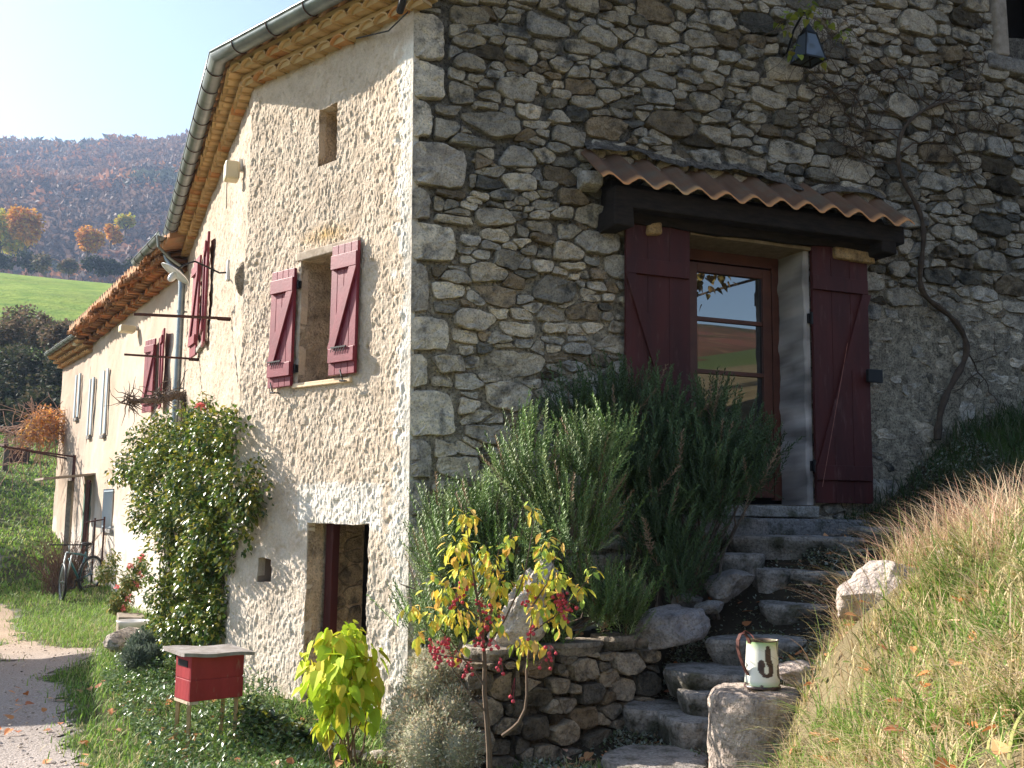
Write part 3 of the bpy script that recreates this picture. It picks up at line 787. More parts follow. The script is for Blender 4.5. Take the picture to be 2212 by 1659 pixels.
# ------------------------------------------------------------------ eaves, gutters, roofs
MT = math.tan(radians(12.75))
def arch_row(q, fr, s0, s1, L, z, r=.085, hgt=.062, pitch=.185, jit=.006, rough=1.0, o0=0.0, tilt=0.0, R=None, cols=None):
    R = R or R_; n = int((s1 - s0) / pitch); nn = 9; t = .013
    for k in range(n + 1):
        s = s0 + (k + .5) * (s1 - s0) / (n + 1) + R.uniform(-jit, jit) * rough; LL = L + R.uniform(-jit, jit) * 1.5 * rough; zz = z + R.uniform(-jit, jit) * .6 * rough
        sk = R.uniform(-.04, .04) * rough; dz = tilt + R.uniform(-.02, .02) * rough
        rr = (s1 - s0) / (n + 1) * .53
        V = []
        for o in (o0, LL):
            for (ra, ha) in ((rr, hgt), (rr - t, hgt - t)):
                for j in range(nn):
                    a = pi * j / (nn - 1); V.append((s + ra * cos(a) * (1 if o > o0 else .85) + sk * o, o, zz + ha * sin(a) + dz * (o - o0)))
        V = np.array(V); F = []
        A, B_, C, D = 0, nn, 2 * nn, 3 * nn
        for j in range(nn - 1):
            F += [(A + j, A + j + 1, C + j + 1, C + j), (B_ + j, D + j, D + j + 1, B_ + j + 1), (C + j, C + j + 1, D + j + 1, D + j)]
        F += [(A, C, D, B_), (A + nn - 1, B_ + nn - 1, D + nn - 1, C + nn - 1)]
        if cols: c = np.array(R.choice(cols)) * R.uniform(.85, 1.12)
        else:
            c = np.array([1.0, 1.0, 1.0]) * R.uniform(.88, 1.1)
            if R.random() < .16: c = c * np.array([.98, .74, .62])
        q.add(fr(V[:, 0], V[:, 1], V[:, 2]), F, c)
        # mortar plug set back inside the arch
        of = LL - R.uniform(.015, .04); m = [(s, of, zz + .002)] + [(s + (rr - t) * cos(pi * j / (nn - 1)), of, zz + (hgt - t) * sin(pi * j / (nn - 1)) + dz * (of - o0)) for j in range(nn)]
        m = np.array(m); q.add(fr(m[:, 0], m[:, 1], m[:, 2]), [(0, j + 1, j + 2) for j in range(nn - 1)], (.95, .95, .9))
        # lower skin, a little belly of mortar under the tile
        m = []
        for o in (o0, (o0 + of) / 2, of):
            for j in range(5):
                x = -1 + j / 2; m.append((s + (rr - t) * x + sk * o, o, zz - .004 + .022 * (x + 1) / 2 + dz * (o - o0)))
        m = np.array(m); q.add(fr(m[:, 0], m[:, 1], m[:, 2]), [(a * 5 + j, a * 5 + j + 1, a * 5 + j + 6, a * 5 + j + 5) for a in range(2) for j in range(4)], c * .97)

q = MB()
for fr, a, b in ((FA, -.12, 2.18), (FB, 0, 6.72)):
    for L, z in ((.115, 5.165), (.225, 5.262)):
        arch_row(q, fr, a if fr is FA else a - MT * L, b + (MT * L if fr is FA else 0), L, z)
        V = np.array([(s, o, zz) for zz in (z + .060, z + .098) for (s, o) in ((a - (0 if fr is FA else 0), -.05), (b, -.05), (b + (MT * (L - .01) if fr is FA else 0), L - .01), (a - (0 if fr is FA else MT * (L - .01)), L - .01))])
        q.add(fr(V[:, 0], V[:, 1], V[:, 2]), [(0, 1, 2, 3), (7, 6, 5, 4), (0, 4, 5, 1), (1, 5, 6, 2), (2, 6, 7, 3), (3, 7, 4, 0)], (.9, .9, .85))
q.build('tiled_eaves', m_genoise, house)

def gutter(fr_list, wc, zc, r, parent, name='gutter', drop=0.0):
    q = MB(); n = 12
    for (fr, a, b, ma, mb_, za, zb_) in fr_list:
        V = []; K = 8
        for k in range(K + 1):
            for (rr) in (r, r - .006):
                for j in range(n + 1):
                    t = pi + pi * j / n; o = wc + rr * cos(t); z = (za + (zb_ - za) * k / K) + rr * sin(t)
                    sa = a - (ma * o); sb = b + (mb_ * o); V.append((sa + (sb - sa) * k / K, o, z))
        V = np.array(V); m = 2 * (n + 1); F = []
        for k in range(K):
            for j in range(n):
                c = k * m + j; F.append((c, c + 1, c + m + 1, c + m)); c += n + 1; F.append((c, c + m, c + m + 1, c + 1))
            for j in (0, n): c = k * m + j; F.append((c, c + m, c + m + n + 1, c + n + 1))
        for k in (0, K):
            for j in range(n): c = k * m + j; F.append((c, c + 1, c + n + 2, c + n + 1))
        q.add(fr(V[:, 0], V[:, 1], V[:, 2]), F)
        for oo in (wc - r, wc + r):                        # rolled bead on the rims
            q.tube(fr(np.linspace(a - ma * oo, b + mb_ * oo, 8), oo, np.linspace(za, zb_, 8) + .004), .008, 6)
    g = q.build(name, m_zinc, parent, smooth=True)
    for (fr, a, b, ma, mb_, za, zb_) in fr_list:
        k = max(2, int((b - a) / .42))
        for i in range(k):
            s = a + (i + .5) * (b - a) / k; z = za + (zb_ - za) * (i + .5) / k; q = MB()
            q.tube([fr(s, wc + (r + .004) * cos(pi + pi * j / 10), z + (r + .004) * sin(pi + pi * j / 10)) for j in range(11)], .0045, 5); q.build('bracket', m_rust, g)
    return g
g1 = gutter([(FA, -.3, 2.18, 0, MT, 5.42, 5.40), (FB, 0, 6.75, MT, 0, 5.40, 5.34)], .315, 0, .080, house)
q = MB(); e = FB(6.75, .315, 5.30); w = FB(6.45, .09, 4.85)
pts = [FB(6.70, .315, 5.30), FB(6.70, .315, 5.20), FB(6.68, .30, 5.10), FB(6.62, .24, 5.0), FB(6.52, .14, 4.90), FB(6.47, .10, 4.80), FB(6.45, .09, 4.65), FB(6.45, .09, 3.0), FB(6.45, .09, .2)]
dense = []
for a, b in zip(pts[:-1], pts[1:]): dense += [a + (b - a) * t for t in np.linspace(0, 1, 4)[:-1]]
dense.append(pts[-1]); q.tube(dense, .052, 12)
dsp = q.build('downspout', m_zinc, house, smooth=True)
for z in (4.3, 3.2, 2.2):
    q = MB(); q.tube([FB(6.45, .09, z - .015), FB(6.45, .09, z + .015)], .060, 12); q.bar(FB(6.45, .0, z), FB(6.45, .05, z), .02); q.build('pipe_clip', m_zinc, dsp)

def roof(parent, eave, ridge, back, name='roof', n=46, col=(1, 1, 1), amp=.035, pitch=.2, thick=.10, inner_from=0):
    """tiled slope between an eave line and a ridge line and a second slope behind; the tile waves run down the slope"""
    def along(P, t):
        P = [np.array(p, float) for p in P]; d = [np.linalg.norm(b - a) for a, b in zip(P[:-1], P[1:])]; L = sum(d) * t
        for a, b, k in zip(P[:-1], P[1:], d):
            if L <= k + 1e-9: return a + (b - a) * L / k
            L -= k
        return P[-1]
    length = sum(np.linalg.norm(np.array(b) - np.array(a)) for a, b in zip(eave[:-1], eave[1:])); nu = int(length / pitch * 6); q = MB()
    for (A, B, nv) in ((eave, ridge, 16), (ridge, back, 6)):
        V = []
        for i in range(nu + 1):
            a, b = along(A, i / nu), along(B, i / nu); wv = sin(2 * pi * i / 6) * amp
            for j in range(nv + 1):
                p = a + (b - a) * j / nv; V.append(p + np.array([0, 0, wv + .02 * ((j * 7919 + i * 31) % 5) / 5]))
        V = np.array(V); m = len(V); V = np.vstack([V, V - np.array([0, 0, thick])]); F = []
        for i in range(nu):
            for j in range(nv):
                c = i * (nv + 1) + j; d = c + nv + 1; F += [(c, c + 1, d + 1, d), (m + c, m + d, m + d + 1, m + c + 1)]
            c = i * (nv + 1); F.append((c, c + nv + 1, m + c + nv + 1, m + c))
        for i in (0, nu):
            for j in range(nv): c = i * (nv + 1) + j; F.append((c, c + 1, m + c + 1, m + c))
        q.add(V, F, (.7 + .5 * fbm(V, 3, 3, 5))[:, None] * np.array(col))
    return q.build(name, m_tile, parent)
wp = lambda fr, s, o, z: fr(s, o, z).tolist()
RI = 7.0
roof(house, [wp(FA, -.25, .25, 5.46), wp(FA, 2.18 + MT * .25, .25, 5.46), wp(FB, 6.85, .25, 5.46)],
     [wp(FB, -1.95 - .35, -RI, 7.95), wp(FB, 0.2, -RI, 7.95), wp(FB, 6.85, -RI, 7.95)], [wp(FB, -2.3, -13.2, 5.7), wp(FB, 0.2, -13.2, 5.7), wp(FB, 6.85, -13.2, 5.7)])
q = MB()                                               # plain unseen sides of the house
q.box(FB, -1.9, 6.75, -12.9, -12.6, -.3, 5.8); q.box(FB, 6.55, 6.74, -12.7, -.2, -.3, 5.3)
V = np.array([(6.6, -.2, 5.2), (6.6, -RI, 7.7), (6.6, -12.9, 5.6), (6.74, -.2, 5.2), (6.74, -RI, 7.7), (6.74, -12.9, 5.6)])
q.add(FB(V[:, 0], V[:, 1], V[:, 2]), [(0, 1, 2), (5, 4, 3), (0, 3, 4, 1), (1, 4, 5, 2)])
q.box(FR, 8.5, 12.7, -.35, -.03, -.3, 5.9)
V = np.array([(8.5, -.03, 5.2), (8.5, -.03, 7.5), (12.7, -.03, 5.9), (8.5, -.3, 5.2), (8.5, -.3, 7.5), (12.7, -.3, 5.9)])
q.add(FR(V[:, 0], V[:, 1], V[:, 2]), [(0, 2, 1), (3, 4, 5), (1, 2, 5, 4)])
q.build('plain_wall', m_plasterC, house)

# ------------------------------------------------------------------ second and third houses of the row
farm = thing('farm_building', H2P, 'lower cream rendered farm building with ragged old tile eaves, joined to the stone house', 'house')
def wcol(fr, seed, tint=(1, 1, 1)):
    def f(s, z):
        t = np.clip(fbm(np.stack([s * .9, z * .25, s * 0 + seed], 1), 1, 4, seed) * 2 - .6, 0, 1)[:, None]
        w = np.clip((1.3 + (fbm(np.stack([s * 2, z * 2, s * 0], 1), 1, 3, seed + 1) - .5) * 2.4 - z) / .3, 0, 1)[:, None]
        return (np.array(tint) - t * np.array([.10, .16, .22])) * (1 + w * np.array([.2, .3, .42]))
    return f
def pxs(fr, x, y, o=0): return fr.hit(x, y, o)
def simple_wall(fr, s1, z1, holes, parent, seed, name='render_wall', z0=-1.0, m=m_plasterC, tint=(1, 1, 1)):
    q = MB(); es = sum([[h[0], h[1]] for h in holes], []); ez = sum([[h[2], h[3]] for h in holes], [])
    d = lambda s, z: (fbm(np.stack([s * 3, z * 3, s * 0 + seed], 1), 1, 4, seed) - .5) * .05
    grid_wall(q, fr, lines(0, s1, .08, es), lines(z0, z1, .08, ez), holes, d, wcol(fr, seed, tint))
    return q.build(name, m, parent)

RW = (1.28, 1.72, 3.10, 4.20)
BW = ((6.02, 6.26, 2.9, 4.2), (7.66, 7.88, 2.97, 4.2))
GR = (4.7, 5.6, 1.12, 1.85)
LD = (3.1, 3.8, .1, 1.95)
simple_wall(FC, 8.3, 5.02, [RW, BW[0], BW[1], GR], farm, 61)
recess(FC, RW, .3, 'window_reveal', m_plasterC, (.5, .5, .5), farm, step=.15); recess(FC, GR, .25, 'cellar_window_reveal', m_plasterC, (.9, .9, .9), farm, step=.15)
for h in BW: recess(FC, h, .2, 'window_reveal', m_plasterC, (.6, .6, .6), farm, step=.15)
openshutter(FC, 1.74, 3.02, 4.20, .36, 12, m_red, farm); openshutter(FC, 1.26, 3.02, 4.24, .36, 8, m_red, farm, flip=-1)
def blueshut(fr, h, parent):
    for s0, s1 in ((h[0] - .15, h[0] - .02), (h[1] + .02, h[1] + .15)):
        q = MB(); 
        for k in range(2): q.box(fr, s0 + k * .065, s0 + k * .065 + .062, .03, .055, h[2] + .02, h[3] - .02)
        q.build('window_shutter', m_blue, parent, bevel=.003)
    q = MB(); q.box(fr, h[0] - .06, h[1] + .06, -.02, .07, h[2] - .06, h[2]); q.build('window_sill', m_slab, parent, bevel=.005)
for h in BW: blueshut(FC, h, farm)
q = MB()
for k in range(9): q.bar(FC(GR[0] + .06 + k * .11, .03, GR[2]), FC(GR[0] + .06 + k * .11, .03, GR[3]), .018)
for z in (GR[2] + .04, GR[3] - .04): q.bar(FC(GR[0], .03, z), FC(GR[1], .03, z), .02)
q.build('window_grille', m_blue, farm)
q = MB(); q.box(FC, GR[0] - .06, GR[1] + .06, -.03, .06, GR[2] - .07, GR[2]); q.build('window_sill', m_slab, farm, bevel=.005)
R2 = random.Random(9)
tc = ((.95, .85, .75), (1.1, .8, .6), (.7, .66, .6), (1.15, .95, .8), (.55, .5, .45))
q = MB()
for L, z, o0 in ((.17, 4.97, 0), (.34, 5.07, .0)): arch_row(q, FC, -.05, 8.3, L, z, pitch=.24, hgt=.08, rough=3.2, R=R2, cols=tc)
for L, z, o0, tl in ((.42, 5.22, .05, -.34), (.50, 5.26, .12, -.34)): arch_row(q, FC, -.05, 8.3, L, z, pitch=.22, hgt=.075, rough=5.0, R=R2, cols=tc, tilt=tl, o0=o0)
q.build('ragged_eave_tiles', m_tile, farm)
g2 = gutter([(FC, -.75, 1.15, 0, 0, 5.30, 5.26)], .52, 0, .075, farm)
q = MB(); q.tube([FC(-.72, .60, 5.25), FC(-.70, .58, 5.1), FC(-.6, .4, 4.98), FC(-.5, .2, 4.9)], .02, 8); q.build('overflow_pipe', m_zinc, farm)
roof(farm, [wp(FC, -.9, .48, 5.28), wp(FC, 8.3, .48, 5.28)], [wp(FC, .3, -6, 7.3), wp(FC, 8.3, -6, 7.3)], [wp(FC, .3, -12, 5.3), wp(FC, 8.3, -12, 5.3)], amp=.04, pitch=.24)
q = MB(); q.box(FC, .2, 8.3, -11.5, -11.2, -1, 5.3); q.box(FC, 8.0, 8.29, -11.4, -.1, -1, 5.0); q.build('plain_wall', m_plasterC, farm)
end = thing('end_house', H3P, 'far end house of the row with a tiled overhanging eave and pale shutters', 'house')
DW = (.98, 1.18, 3.45, 4.45)
simple_wall(FD, 3.2, 4.82, [DW], end, 71, tint=(.96, .94, .95))
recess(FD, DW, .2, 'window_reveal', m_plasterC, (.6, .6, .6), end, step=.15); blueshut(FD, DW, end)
q = MB()
for L, z in ((.11, 4.80), (.21, 4.90), (.31, 5.0)): arch_row(q, FD, -.1, 3.3, L, z, pitch=.2, R=R2)
q.build('tiled_eaves', m_genoise, end)
g3 = gutter([(FD, -.1, 3.35, 0, 0, 5.14, 5.12)], .36, 0, .06, end)
roof(end, [wp(FD, -.1, .32, 5.18), wp(FD, 3.45, .32, 5.18)], [wp(FD, .0, -5, 6.8), wp(FD, 3.45, -5, 6.8)], [wp(FD, .0, -11, 5.0), wp(FD, 3.45, -11, 5.0)], amp=.04, pitch=.24)
q = MB(); q.box(FD, 3.0, 3.19, -10.5, -.03, -1, 4.8); q.box(FD, .3, 3.2, -10.9, -10.6, -1, 4.8); q.build('plain_wall', m_plasterC, end)
# ------------------------------------------------------------------ ground, drive, fields, hills
CP = [(-3, 6, 0), (-3, 9, -.04), (-5, 12, -.12), (-7.4, 17.5, -.25), (-9, 20, -.15), (-.7, 7.2, .04), (-2.4, 8.6, .0), (-4.9, 14.8, -.1), (-7.3, 18.8, .02), (-9.4, 22, .2),
      (0, 0, 0), (-3, 2, 0), (0, 3, .0), (.3, 6.2, .05), (.6, 5.2, .05), (-6, 6, .05), (-9, 9, .0), (-12, 14, .0), (-1, 5.5, .02),
      (.85, 4.1, .12), (1.04, 4, .34), (.75, 5.2, .0), (1.25, 4.9, .35), (1.50, 5.0, .84), (1.73, 5.3, 1.0), (2.07, 5.6, 1.22), (2.4, 5.0, 1.42), (1.26, 2.6, .86), (1.1, 3.2, .64), (1.84, 3.8, 1.16), (2.3, 3.0, 1.30),
      (3.0, 4.4, 1.60), (4.0, 4.0, 1.85), (6, 5, 2.8), (8, 4, 3.4), (3, 0, 1.3), (5.4, 7.3, 2.45), (4, 6.6, 1.95), (3.1, 6.2, 1.55),
      (.85, 5.9, .06), (1.25, 5.7, .2), (1.1, 6.5, .20), (1.35, 6.75, .40), (1.55, 6.9, .55), (1.95, 7.1, .76), (2.2, 7.3, .96), (2.2, 7.7, 1.20), (2.6, 6.8, 1.25),
      (2.9, 8.4, 1.36), (3.3, 8.0, 1.42), (1.6, 8.1, 1.20), (3.5, 8.9, 1.85), (3.8, 8.9, 2.1), (4.9, 9.4, 2.45), (7, 10, 2.9),
      (-10.5, 22, .45), (-12.2, 27, 1.3), (-16, 36, 3.0), (-19.5, 43.5, 4.8), (-29.6, 63.4, 9.0), (-46, 100, 16.5), (-72, 154, 30), (-85, 181, 34), (-110, 236, 33),
      (-22, 15, .5), (-30, 40, 3.5), (0, 32, 2), (12, 34, 4), (0, 60, 8), (-10, 100, 15), (-20, 154, 28), (30, 20, 5), (40, 60, 12), (-60, 60, 8), (-100, 100, 14), (-140, 154, 26), (-160, 200, 32),
      (14, 0, 4.5), (30, -10, 7.5), (60, -30, 13), (-20, -10, -.5), (0, -20, 0), (-60, 0, -1), (-40, 20, .5), (60, 150, 40), (-120, 40, 2), (10, -40, 2), (200, -100, 40), (-200, 0, 0), (0, 260, 60), (100, 260, 60), (-300, 260, 50), (-200, -200, 0), (100, -200, 20), (200, 100, 40)]
CPa = np.array(CP, float)
def _phi(d): return np.sqrt(d * d + .12)
_D = _phi(np.linalg.norm(CPa[:, None, :2] - CPa[None, :, :2], axis=2))
_n = len(CPa); _A = np.zeros((_n + 1, _n + 1)); _A[:_n, :_n] = _D; _A[:_n, _n] = 1; _A[_n, :_n] = 1
_W = np.linalg.solve(_A, np.concatenate([CPa[:, 2], [0]]))
BED = None
def inpoly(x, y, P):
    x = np.asarray(x, float); y = np.asarray(y, float); r = np.zeros(x.shape, bool); n = len(P)
    for i in range(n):
        (x1, y1), (x2, y2) = P[i], P[(i + 1) % n]
        c = ((y1 > y) != (y2 > y)); r ^= c & (x < (x2 - x1) * (y - y1) / (y2 - y1 + 1e-12) + x1)
    return r
# retaining wall line (front face), the planted bed lies behind it
RET = [at(1022, 1500, 6.15)[:2], at(1100, 1500, 6.28)[:2], at(1200, 1500, 6.50)[:2], at(1300, 1500, 6.72)[:2], at(1420, 1500, 6.98)[:2]]
RET = [np.array(p) for p in RET]
BED = [tuple(RET[0] + np.array([-.02, .05]))] + [tuple(p + np.array([-.03, .06])) for p in RET[1:]] + [tuple(FR(2.6, .0, 0)[:2]), tuple(FR(.1, -.1, 0)[:2]), tuple(RET[0] + np.array([-.08, .6]))]
def hgt(x, y):
    x = np.asarray(x, float); y = np.asarray(y, float); sh = x.shape; x = x.ravel(); y = y.ravel()
    d = _phi(np.hypot(x[:, None] - CPa[None, :, 0], y[:, None] - CPa[None, :, 1]))
    z = d @ _W[:_n] + _W[_n]
    p = np.stack([x, y, x * 0], 1)
    z = z + (fbm(p, .9, 4, 2) - .5) * .07 + (fbm(p, 4.5, 3, 19) - .5) * .045 * np.clip((x - .2) / .4, 0, 1)
    b = inpoly(x, y, BED); z = np.where(b, np.maximum(z, .66), z)
    return z.reshape(sh)
def hz(x, y): return float(hgt(np.array([x]), np.array([y]))[0])
DRIVE = [(-2.4, 6.0), (-2.5, 6.5), (-2.95, 7.25), (-3.35, 8.2), (-3.85, 9.3), (-4.35, 10.4), (-4.35, 11.3), (-4.6, 12.2), (-5.6, 12.9), (-6.4, 14.2), (-7.4, 16.2), (-8.3, 18), (-9.7, 20.0), (-10.8, 22.5), (-12, 22.3),
         (-10.8, 20.0), (-9.4, 18.0), (-8.6, 15.6), (-7.8, 13), (-6.9, 11), (-6.0, 9), (-5.6, 6), (-5.4, 2), (-2.0, 2), (-2.1, 5)]
HOUSEP = [tuple(FR(8.6, -.3, 0)[:2]), tuple(FR(.3, -.3, 0)[:2]), tuple(FA(2.1, -.35, 0)[:2]), tuple(FB(6.7, -.35, 0)[:2]), tuple(FC(8.3, -.35, 0)[:2]), tuple(FD(3.1, -.35, 0)[:2]), tuple(FD(3.1, -10, 0)[:2]), tuple(FR(8.6, -12, 0)[:2])]
def on_drive(x, y):
    p = np.stack([x, y, x * 0], 1); return inpoly(x + (fbm(p, 2.6, 4, 11) - .5) * .30, y + (fbm(p, 2.6, 4, 12) - .5) * .30, DRIVE) & ~((fbm(p, .9, 3, 14) > .60) & (y > 11.5))
def nonuni(a, b, segs):
    """coordinates with a step that grows away from a fine range"""
    (f0, f1, st) = segs; L = list(np.arange(f0, f1, st)); x = f0; s = st
    while x > a: s *= 1.07; x -= s; L.insert(0, x)
    x = L[-1]; s = st
    while x < b: s *= 1.07; x += s; L.append(x)
    return np.array(L)
GX = nonuni(-700, 500, (-8.0, 5.2, .07)); GY = nonuni(-400, 420, (3.2, 13.0, .07))
X, Y = np.meshgrid(GX, GY, indexing='ij'); Z = hgt(X, Y)
I, J = np.meshgrid(np.arange(len(GX) - 1), np.arange(len(GY) - 1), indexing='ij'); I = I.ravel(); J = J.ravel(); nY = len(GY)
F = np.stack([I * nY + J, (I + 1) * nY + J, (I + 1) * nY + J + 1, I * nY + J + 1], 1)
cx = (GX[I] + GX[I + 1]) / 2; cy = (GY[J] + GY[J + 1]) / 2
F = F[~inpoly(cx, cy, HOUSEP)]
V = np.stack([X.ravel(), Y.ravel(), Z.ravel()], 1)
ng = fbm(V * np.array([1, 1, 0]), .7, 4, 3); earth = np.array([.16, .125, .085]); grass = np.array([.075, .11, .03]); dry = np.array([.24, .20, .10])
w = np.clip((ng - .38) / .2, 0, 1)[:, None]
C = earth * (1 - w) + grass * w
left = (V[:, 0] < -1.5)[:, None]; C = np.where(left, C * .5 + grass * .5, C); C = np.where(((V[:, 0] > .2) & (V[:, 0] < 3.6) & (V[:, 1] > 5.6) & (V[:, 1] < 9.4))[:, None], earth * .42, C)  # soil round the steps coloured darker to paint in the house shade
bank = ((V[:, 0] > .9) & (V[:, 1] < 6.3))[:, None]; C = np.where(bank, earth * .5 + dry * .5, C); C = np.where(on_drive(V[:, 0], V[:, 1])[:, None], np.array([.40, .36, .32]), C)
dist = np.hypot(V[:, 0], V[:, 1])
far = np.clip((dist - 30) / 30, 0, 1)[:, None]; C = C * (1 - far) + far * np.array([.10, .13, .045])
C = C * (.75 + .5 * fbm(V * np.array([1, 1, 0]), 3, 3, 6))[:, None]
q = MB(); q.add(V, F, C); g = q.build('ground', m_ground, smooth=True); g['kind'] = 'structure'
# gravel drive, a sheet laid a little above the ground with a ragged edge
xs = np.arange(-12.5, -1.9, .05); ys = np.arange(3, 22.8, .05)
X, Y = np.meshgrid(xs, ys, indexing='ij'); p = np.stack([X.ravel(), Y.ravel(), X.ravel() * 0], 1)
wx = (fbm(p, 2.6, 4, 11) - .5) * .30; wy = (fbm(p, 2.6, 4, 12) - .5) * .30
inside = inpoly(X.ravel() + wx, Y.ravel() + wy, DRIVE) & ~((fbm(p, .9, 3, 14) > .60) & (p[:, 1] > 11.5))
Z = hgt(X, Y).ravel() + .010
ins = inside.reshape(X.shape); I, J = np.where(ins[:-1, :-1] & ins[1:, :-1] & ins[1:, 1:] & ins[:-1, 1:]); nY = len(ys)
F = np.stack([I * nY + J, (I + 1) * nY + J, (I + 1) * nY + J + 1, I * nY + J + 1], 1)
V = np.stack([X.ravel(), Y.ravel(), Z], 1)
t = np.clip((V[:, 1] - 11) / 3, 0, 1)[:, None]
C = (.82 + .3 * fbm(V, 1.2, 4, 13))[:, None] * (np.array([1, .97, .97]) * (1 - t) + t * np.array([1.05, .90, .74]))
q = MB(); q.add(V, F, C); tag(q.build('driveway', m_gravel, smooth=True), kind='structure')
# pebbles lying on the drive
n = 2600; x = rng.uniform(-6.5, -2.0, n); y = 5.8 + rng.random(n) ** 1.5 * 9; k = on_drive(x, y); x = x[k]; y = y[k]; n = len(x)
tv, tf = ICO[1]; ang = rng.uniform(0, 2 * pi, n)
Rm = np.zeros((n, 3, 3)); Rm[:, 0, 0] = np.cos(ang); Rm[:, 0, 1] = -np.sin(ang); Rm[:, 1, 0] = np.sin(ang); Rm[:, 1, 1] = np.cos(ang); Rm[:, 2, 2] = 1
s = rng.uniform(.005, .015, (n, 1)) * rng.uniform(.6, 1.2, (n, 3)) * np.array([1, 1, .6])
q = MB(); q.inst(tv, tf, np.stack([x, y, hgt(x, y) + .030], 1), Rm, s, np.array([1.5, 1.4, 1.3]) * rng.uniform(.6, 1.2, (n, 1)))
tag(q.build('pebbles', m_rock), 'small pale pebbles scattered over the gravel drive', 'pebbles', kind='stuff')

# bright green field above the thicket and the wooded ridge behind it
def sheet(name, az0, az1, na, prof, seed, m, col, amp, kind='structure', nr=40, sc=.03):
    A = np.linspace(az0, az1, na); V = []
    d = np.array([p[0] for p in prof]); z = np.array([p[1] for p in prof]); t = np.linspace(0, 1, nr) ** 1.0; dd = np.interp(t, np.linspace(0, 1, len(d)), d); zz = np.interp(t, np.linspace(0, 1, len(d)), z)
    for a in A:
        for r, h in zip(dd, zz): V.append((r * sin(radians(a)), r * cos(radians(a)), h))
    V = np.array(V); V[:, 2] += (fbm(V * np.array([1, 1, 0]), sc, 4, seed) - .5) * amp
    I, J = np.meshgrid(np.arange(na - 1), np.arange(nr - 1), indexing='ij'); I = I.ravel(); J = J.ravel()
    F = np.stack([I * nr + J, (I + 1) * nr + J, (I + 1) * nr + J + 1, I * nr + J + 1], 1)
    q = MB(); q.add(V, F, col(V)); o = tag(q.build(name, m, smooth=True), kind=kind); return V, A, dd
def zfd(ypx, d): return 1.5 + d * math.tan(radians(0)) + d * ((1109 - ypx) / 2280.0 + .012)
FIELD = [(92, 11), (105, 18.6), (125, 24.6), (150, 31.2), (180, 37.6), (200, 40.2), (230, 37)]
sheet('field', -60, -4, 160, FIELD, 21, m_field, lambda V: (.85 + .35 * fbm(V, .12, 4, 5))[:, None] * np.array([1.0, 1.0, 1.0]), .8, nr=60, sc=.05)
HILL = [(225, 32), (300, 45), (380, 84), (460, 125), (560, 170), (640, 209), (700, 230), (760, 237), (860, 215)]
def hill_z(az, r):
    z = np.interp(r, [h[0] for h in HILL], [h[1] for h in HILL])
    k = np.interp(az, [-75, -34, -27, -23, -19, -15, -8, 0], [.95, .96, .98, 1.0, 1.05, 1.12, 1.15, 1.1]); f = np.clip((r - 300) / 200, 0, 1)
    x = r * np.sin(np.radians(az)); y = r * np.cos(np.radians(az))
    return z * (1 + (k - 1) * f) + (fbm(np.stack([x, y, x * 0], 1), .006, 4, 31) - .5) * 60 * f
A = np.linspace(-75, 4, 200); Rr = np.linspace(222, 880, 70)
AA, RR = np.meshgrid(A, Rr, indexing='ij'); zz = hill_z(AA.ravel(), RR.ravel())
V = np.stack([RR.ravel() * np.sin(np.radians(AA.ravel())), RR.ravel() * np.cos(np.radians(AA.ravel())), zz], 1); n2 = len(Rr)
I, J = np.meshgrid(np.arange(len(A) - 1), np.arange(n2 - 1), indexing='ij'); I = I.ravel(); J = J.ravel()
q = MB(); q.add(V, np.stack([I * n2 + J, (I + 1) * n2 + J, (I + 1) * n2 + J + 1, I * n2 + J + 1], 1)); tag(q.build('hill', m_cloud_hill, smooth=True), kind='structure')
# the hill seen only mirrored in the door's glass, behind the photographer's right shoulder
A = np.linspace(60, 200, 120); Rr = np.linspace(60, 420, 30); AA, RR = np.meshgrid(A, Rr, indexing='ij'); a = AA.ravel(); r = RR.ravel()
x = r * np.sin(np.radians(a)); y = r * np.cos(np.radians(a))
h = np.interp(r, [60, 75, 150, 300, 420], [-6, 14, 30, 66, 60]) * np.interp(a, [60, 105, 118, 128, 140, 200], [1.0, .95, .80, .9, 1.1, .6]) + (fbm(np.stack([x, y, x * 0], 1), .03, 4, 41) - .5) * 8
q = MB(); q.add(np.stack([x, y, h], 1), np.stack([(I2 := np.arange(119 * 29) // 29) * 30 + (J2 := np.arange(119 * 29) % 29), (I2 + 1) * 30 + J2, (I2 + 1) * 30 + J2 + 1, I2 * 30 + J2 + 1], 1)); tag(q.build('hill', m_hill2, smooth=True), kind='structure')
# ------------------------------------------------------------------ things
def G(px, py, d):                           # ground height under a sight line at a distance, with x, y
    p = at(px, py, d); return np.array([p[0], p[1], hz(p[0], p[1])])

